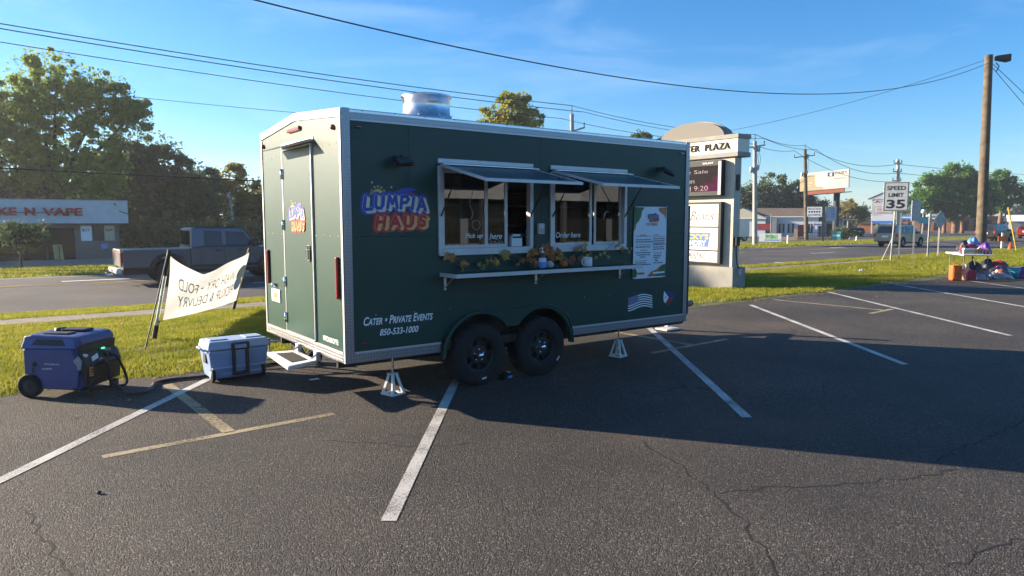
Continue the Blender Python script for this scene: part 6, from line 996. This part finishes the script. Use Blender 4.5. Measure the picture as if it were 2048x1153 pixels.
leafmat('needle', [(.3, (.05, .13, .03)), (.55, (.10, .21, .04)), (.75, (.18, .27, .06))], .4, .25)
leafmat('leaf_shrub', [(.28, (.09, .13, .05)), (.5, (.17, .20, .07)), (.7, (.32, .29, .12))], .5, .7)
def tree(name, label, base, blobs, leaf, n, size, trunk_r, cat='tree', bark='bark', clump=.55, flat=1.0, limbs=None, group=None, seed=1, droop=0.0, trunk_h=None):
    """blobs: (x, y, z, r) in world space; foliage is clumps of leaf faces spread through them, limbs run from the trunk to every clump group"""
    rng = np.random.default_rng(seed); base = np.array(base, float); t = thing(name, label, cat, tuple(base), 0, group)
    B = np.array(blobs, float); B[:, :3] -= base; vol = B[:, 3] ** 2.2; vol /= vol.sum(); C = []
    k = max(8, int((B[:, 3] ** 2).sum() * 7 / clump ** 1.3 * .35))
    idx = rng.choice(len(B), k, p=vol); d = rng.normal(size=(k, 3)); d /= np.linalg.norm(d, axis=1)[:, None]; rad = rng.uniform(.25, 1.08, k) ** .55
    C = B[idx, :3] + d * (B[idx, 3] * rad)[:, None] * np.array([1, 1, flat]); C = C[C[:, 2] > .25]; k = len(C); cr = clump * rng.uniform(.5, 1.35, k)
    w = cr ** 2; w /= w.sum(); ci = rng.choice(k, n, p=w); q = rng.normal(size=(n, 3)); q /= np.linalg.norm(q, axis=1)[:, None]; P = C[ci] + q * (cr[ci] * rng.uniform(.1, 1, n) ** .6)[:, None] * np.array([1, 1, .72]); fr = rng.random(n) < .22; bi = rng.choice(len(B), n, p=vol); P[fr] = (B[bi, :3] + q * (B[bi, 3] * rng.uniform(.3, 1.12, n))[:, None])[fr]; P = P[P[:, 2] > .05]; n = len(P)
    u = rng.normal(size=(n, 3)); u /= np.linalg.norm(u, axis=1)[:, None]; v = np.cross(u, rng.normal(size=(n, 3))); v /= np.linalg.norm(v, axis=1)[:, None]; s = size * rng.uniform(.55, 1.3, n)[:, None]
    V = np.stack([P - u * s, P - v * s * .5, P + u * s, P + v * s * .5], 1).reshape(-1, 3); npmesh('crown', V, np.arange(len(V)).reshape(-1, 4), leaf, t)
    top = B[:, :3].mean(0) if trunk_h is None else np.array([B[:, 0].mean(), B[:, 1].mean(), trunk_h]); f = np.array([top[0] * .25, top[1] * .25, max(.5, B[:, 2].min() * .75)])
    if trunk_r:
        b = MB(); b.tube([(0, 0, -.2), tuple(f * .5 + rng.normal(0, .04, 3)), tuple(f), tuple(f * .4 + top * .6), tuple(top)], [trunk_r * 1.15, trunk_r, trunk_r * .85, trunk_r * .55, trunk_r * .2], 9)
        for j in range(len(B)):
            e = B[j, :3]; m1 = f * .5 + e * .5 + rng.normal(0, .12 * B[j, 3], 3); b.tube([tuple(f * .9), tuple(m1), tuple(e)], [trunk_r * .6, trunk_r * .38, trunk_r * .12], 6)
            for cc in C[idx[:k][:0]] if False else C[rng.choice(k, min(k, 5), replace=False)]:
                if np.linalg.norm(cc - e) < B[j, 3] * 1.3: b.tube([tuple(e * .6 + m1 * .4), tuple((e + cc) / 2 + rng.normal(0, .1, 3)), tuple(cc)], [trunk_r * .2, trunk_r * .13, trunk_r * .04], 5)
        b.build('trunk', bark, t)
    return t
def gz_(y): return TZ(y)
tree('hardwood_tree', 'tall turning hardwood towering over the vape shop', (5.6, 69.0, gz_(69)), [(5.42, 68.8, 12.1, 3.3), (8.29, 66.6, 10.9, 2.9), (10.3, 65.2, 10.2, 1.7), (3.0, 70.6, 10.3, 3.0), (.2, 72.5, 9.2, 2.8), (2.4, 71.0, 6.2, 3.0), (5.1, 69.0, 6.2, 2.9), (7.7, 67.0, 5.6, 2.6), (-1.5, 73.5, 5.5, 3.2)], 'leaf_turning', 85000, .16, .42, clump=.5, seed=3)
tree('oak_tree', 'dark rounded oak between the shop and the trailer', (13.3, 73, gz_(73)), [(13.3, 72.8, 6.6, 3.2), (11.0, 74.2, 6.9, 2.6), (16.0, 71.2, 5.0, 2.4), (14.2, 72.4, 2.8, 3.4), (10.6, 74.6, 3.0, 2.8), (17.4, 70.5, 3.4, 2.0)], 'leaf_dark', 46000, .18, .40, clump=.55, seed=5)
tree('gold_tree', 'thin tree with golden tips beside the trailer corner', (21.8, 77.6, gz_(77)), [(21.9, 77.6, 6.6, 1.4), (20.4, 78.6, 6.2, 1.2), (23.3, 76.7, 5.0, 1.5), (21.4, 78.0, 4.0, 1.9), (24.3, 76.2, 3.4, 1.8)], 'leaf_gold', 9000, .19, .2, clump=.45, seed=6)
tree('gold_tree', 'green and gold tree low behind the pickup cab', (26.5, 75, gz_(75)), [(26.2, 75, 3.6, 2.6), (23.5, 76, 2.4, 2.2), (29, 74, 4.2, 2.4)], 'leaf_gold', 9000, .20, .2, clump=.5, seed=16)
tree('backdrop_tree', 'dark green tree behind the shop roof, far left', (-3, 71, gz_(71)), [(-3, 71, 3.5, 3.4), (0, 72, 3.2, 3.2), (3, 72, 3, 3.2), (7, 71, 2.8, 3.0)], 'leaf_dark', 24000, .21, .3, clump=.65, seed=8); tree('backdrop_tree', 'dark green tree behind the oak', (9, 79, gz_(79)), [(9, 79, 3.2, 3.6), (13, 80, 3.0, 3.6), (17, 79, 3.4, 3.6), (20.5, 80, 2.6, 3.2), (25, 81, 2.6, 3.4), (30, 80, 3, 3.4)], 'leaf_dark', 30000, .22, .3, clump=.7, seed=9)
tp_ = thing('utility_pole', 'old bare pole standing in the trees left of the trailer', 'utility pole', (20.6, 74.0, -.97)); MB().tube([(0, 0, 0), (-.3, .2, 5.6)], [.22, .16], 8).build('shaft', 'polegrey', tp_)
for i, (x, y, r, lab) in enumerate(((9.6, 64.5, 1.3, 'scraggly shrub just right of the vape shop'), (12.2, 63.6, 1.4, 'shrub seen over the pickup bed'), (14.8, 63.0, 1.5, 'broad shrub behind the pickup cab roof'), (17.4, 62.5, 1.5, 'shrub behind the pickup windscreen'), (20.0, 62.0, 1.6, 'shrub meeting the trailer corner'), (22.8, 61.5, 1.6, 'shrub mostly hidden by the trailer'))):
    tree('shrub', lab, (x, y, gz_(y)), [(x, y, .6, r), (x + .6, y + .2, .2, r * .9), (x - .6, y, .1, r * .9)], 'leaf_shrub', 5200, .15, .06, 'shrub', clump=.32, group='shrubs behind the pickup', seed=20 + i)
tree('crape_myrtle', 'small dark crape myrtle in front of the shop window', (1.59, 44.61, gz_(44.6)), [(1.7, 44.5, 1.25, .62), (1.2, 44.8, 1.15, .6), (2.4, 44.1, 1.2, .6), (1.7, 44.4, .5, .5), (2.0, 44.4, .8, .6), (.9, 45, .8, .55)], 'leaf_dark', 3600, .085, .07, 'tree', clump=.22, seed=31)
tree('sweetgum_tree', 'yellow green sweetgum showing above the trailer roof', (42.3, 55.8, gz_(56)), [(42.4, 55.7, 12.6, 1.7), (40.9, 56.9, 11.8, 1.3), (43.8, 54.6, 11.6, 1.4), (42.2, 55.8, 10.2, 2.2), (43.1, 55.0, 13.6, .9), (39.9, 57.6, 10.9, .8)], 'leaf_gum', 20000, .16, .25, clump=.42, seed=33)
tree('roof_edge_tree', 'green treetop just peeping over the trailer roof by the sign', (60.2, 54.7, gz_(55)), [(60.1, 54.7, 10.9, 1.1), (62, 53.5, 10.3, 1.0), (59, 55, 9.6, 1.6)], 'leaf_green', 4500, .17, .2, clump=.4, seed=34)
tree('live_oak', 'broad dark live oak behind the white office building', (125.9, 80.1, gz_(80)), [(125.9, 80.1, 6.6, 4.4), (122.4, 82.6, 5.8, 3.6), (129.4, 77.4, 6.2, 3.6), (120.2, 84.2, 4.6, 2.6), (132.2, 75.4, 5.0, 2.4), (126, 80, 3.2, 4.4), (134.6, 73.8, 5.2, 1.3)], 'leaf_dark', 30000, .27, .5, clump=.8, seed=35)
tree('pine_tree', 'big dense green pine left of the utility pole', (166.5, 61.5, -1.0), [(166.8, 61.6, 10.6, 3.6), (163.0, 64.3, 8.6, 3.8), (169.2, 60.0, 9.0, 3.8), (166.6, 61.7, 6.4, 4.6), (160.8, 65.8, 5.8, 3.2), (171.4, 58.3, 6.2, 3.6)], 'needle', 34000, .30, .55, bark='pinebark', clump=1.1, seed=36, trunk_h=10); tree('pine_tree', 'airy pine right of the utility pole with sky showing through', (180, 57.7, -1.0), [(179.6, 58.0, 11.2, 2.0), (181.6, 56.5, 9.6, 2.2), (178.5, 58.8, 9.0, 2.2), (183.2, 55.4, 7.6, 2.3), (180.2, 57.6, 6.6, 2.4), (185.6, 53.6, 6.6, 2.0)], 'needle', 9000, .30, .4, bark='pinebark', clump=.75, seed=37, trunk_h=11)
for i, (x, y, lab) in enumerate(((158.6, 66.4, 'bare pine trunk farthest left under the big pine'), (164.0, 62.6, 'bare pine trunk in the middle under the big pine'), (168.6, 60.8, 'bare pine trunk nearest the utility pole'))): t = thing('bare_pine', lab, 'tree', (x, y, -1.0), 0, 'trunks under the big pine'); MB().tube([(0, 0, 0), (.2, .1, 3), (.5, .2, 7)], [.42, .36, .22], 9).build('trunk', 'pinebark', t)
tree('leafless_bush', 'twiggy leafless bush by the roadside right of the billboard post', (91.7, 47.2, gz_(47)), [(91.7, 47.2, .3, 1.0), (91.0, 47.7, .0, .9), (92.5, 46.6, 0, .9)], 'leaf_shrub', 2600, .10, .06, 'bush', bark='bark_pale', clump=.3, seed=40); tree('red_tree', 'rusty autumn tree left of the tall tenant sign', (160, 82, -1.0), [(160, 82, 4.2, 2.4), (158, 83.5, 2.6, 2.0), (162.5, 80.5, 3.2, 2.0)], 'leaf_gold', 6000, .28, .3, clump=.7, seed=41)
for i, (x, y, z, r, lab) in enumerate(((250, 100, 3, 7, 'far tree mass beyond the gold SUV'), (262, 92, 3.5, 7, 'far tree mass behind the brick bank'), (275, 84, 4, 7.5, 'far tree mass behind the big pine'), (290, 74, 4, 8, 'far tree mass behind the utility pole'), (300, 62, 3, 7, 'far tree mass at the right edge'), (230, 116, 2.5, 6, 'far tree mass beyond the chain sign'), (205, 118, 2.5, 6, 'far tree mass beyond the leafless bush'), (180, 115, 2.0, 5, 'far tree mass behind the small signs'), (240, 60, 3.5, 5, 'tree beyond the metal shed'), (215, 47, 3, 4, 'tree at the right edge beyond the red vehicle'))):
    tree('far_tree', lab, (x, y, -1.0), [(x, y, z, r), (x + r * .7, y - r * .5, z * .7, r * .8), (x - r * .7, y + r * .5, z * .7, r * .8), (x, y, z * .3, r)], 'leaf_green' if i % 2 else 'leaf_dark', 6500, .42, .4, clump=1.3, group='far trees on the right', seed=50 + i)
tree('unseen_shade_tree', 'tall hardwood added out of view left of the vape shop to shade the grass', (-6.5, 47.5, gz_(47)), [(-6.5, 47.5, 11.5, 2.6), (-8, 48.5, 9.0, 2.4), (-5.2, 46.5, 9.2, 2.0), (-6.5, 47.5, 13.6, 1.6)], 'leaf_turning', 15000, .20, .3, clump=.5, seed=71)  # this tree and the next are unseen, added to throw shadow bands on the grass
tree('unseen_shade_tree', 'second hardwood added out of view left of the vape shop to shade the grass', (-12, 60, gz_(60)), [(-12, 60, 14, 3.2), (-10, 58.6, 12.0, 2.6), (-14, 61.5, 11.5, 2.8), (-12, 60, 17, 2.0)], 'leaf_turning', 18000, .20, .35, clump=.5, seed=72)
# fallen leaves along the lot edge
n_ = 420; lx = RNG.uniform(-2, 24, n_); ly = np.array([edge_y(a) for a in lx]) + RNG.normal(0, .55, n_); la = RNG.uniform(0, 6.28, n_); ls = RNG.uniform(.012, .03, n_); lz = np.interp(ly, [a for a, _ in PROF], [b for _, b in PROF]); lz = np.where(ly < np.array([edge_y(a) for a in lx]), .004, lz + .03)
e1 = np.stack([np.cos(la), np.sin(la), RNG.uniform(-.3, .3, n_)], 1) * ls[:, None]; e2 = np.stack([-np.sin(la), np.cos(la), RNG.uniform(-.3, .3, n_)], 1) * ls[:, None] * .6; c0 = np.stack([lx, ly, lz + .006], 1)
tag(npmesh('fallen_leaves', np.stack([c0 - e1, c0 - e2, c0 + e1, c0 + e2], 1).reshape(-1, 3), np.arange(n_ * 4).reshape(-1, 4), 'autumn1'), 'dry brown leaves fallen along the edge of the parking lot', 'leaves', kind='stuff')
# ================================================================ the evening air
hz = MB().box(-3100, 3600, -700, 3100, -3.0, 22.0); m = bpy.data.materials.new('air'); t, n, l = nodes(m); n.remove(n['Principled BSDF']); pv = n.new('ShaderNodeVolumePrincipled')
pv.inputs['Color'].default_value = (.93, .95, 1, 1); pv.inputs['Density'].default_value = 0.0005; pv.inputs['Anisotropy'].default_value = 0.45; l.new(pv.outputs[0], n['Material Output'].inputs['Volume']); M['air'] = m
tag(hz.build('haze', 'air'), 'thin bright haze hanging in the evening air', 'haze', kind='stuff')
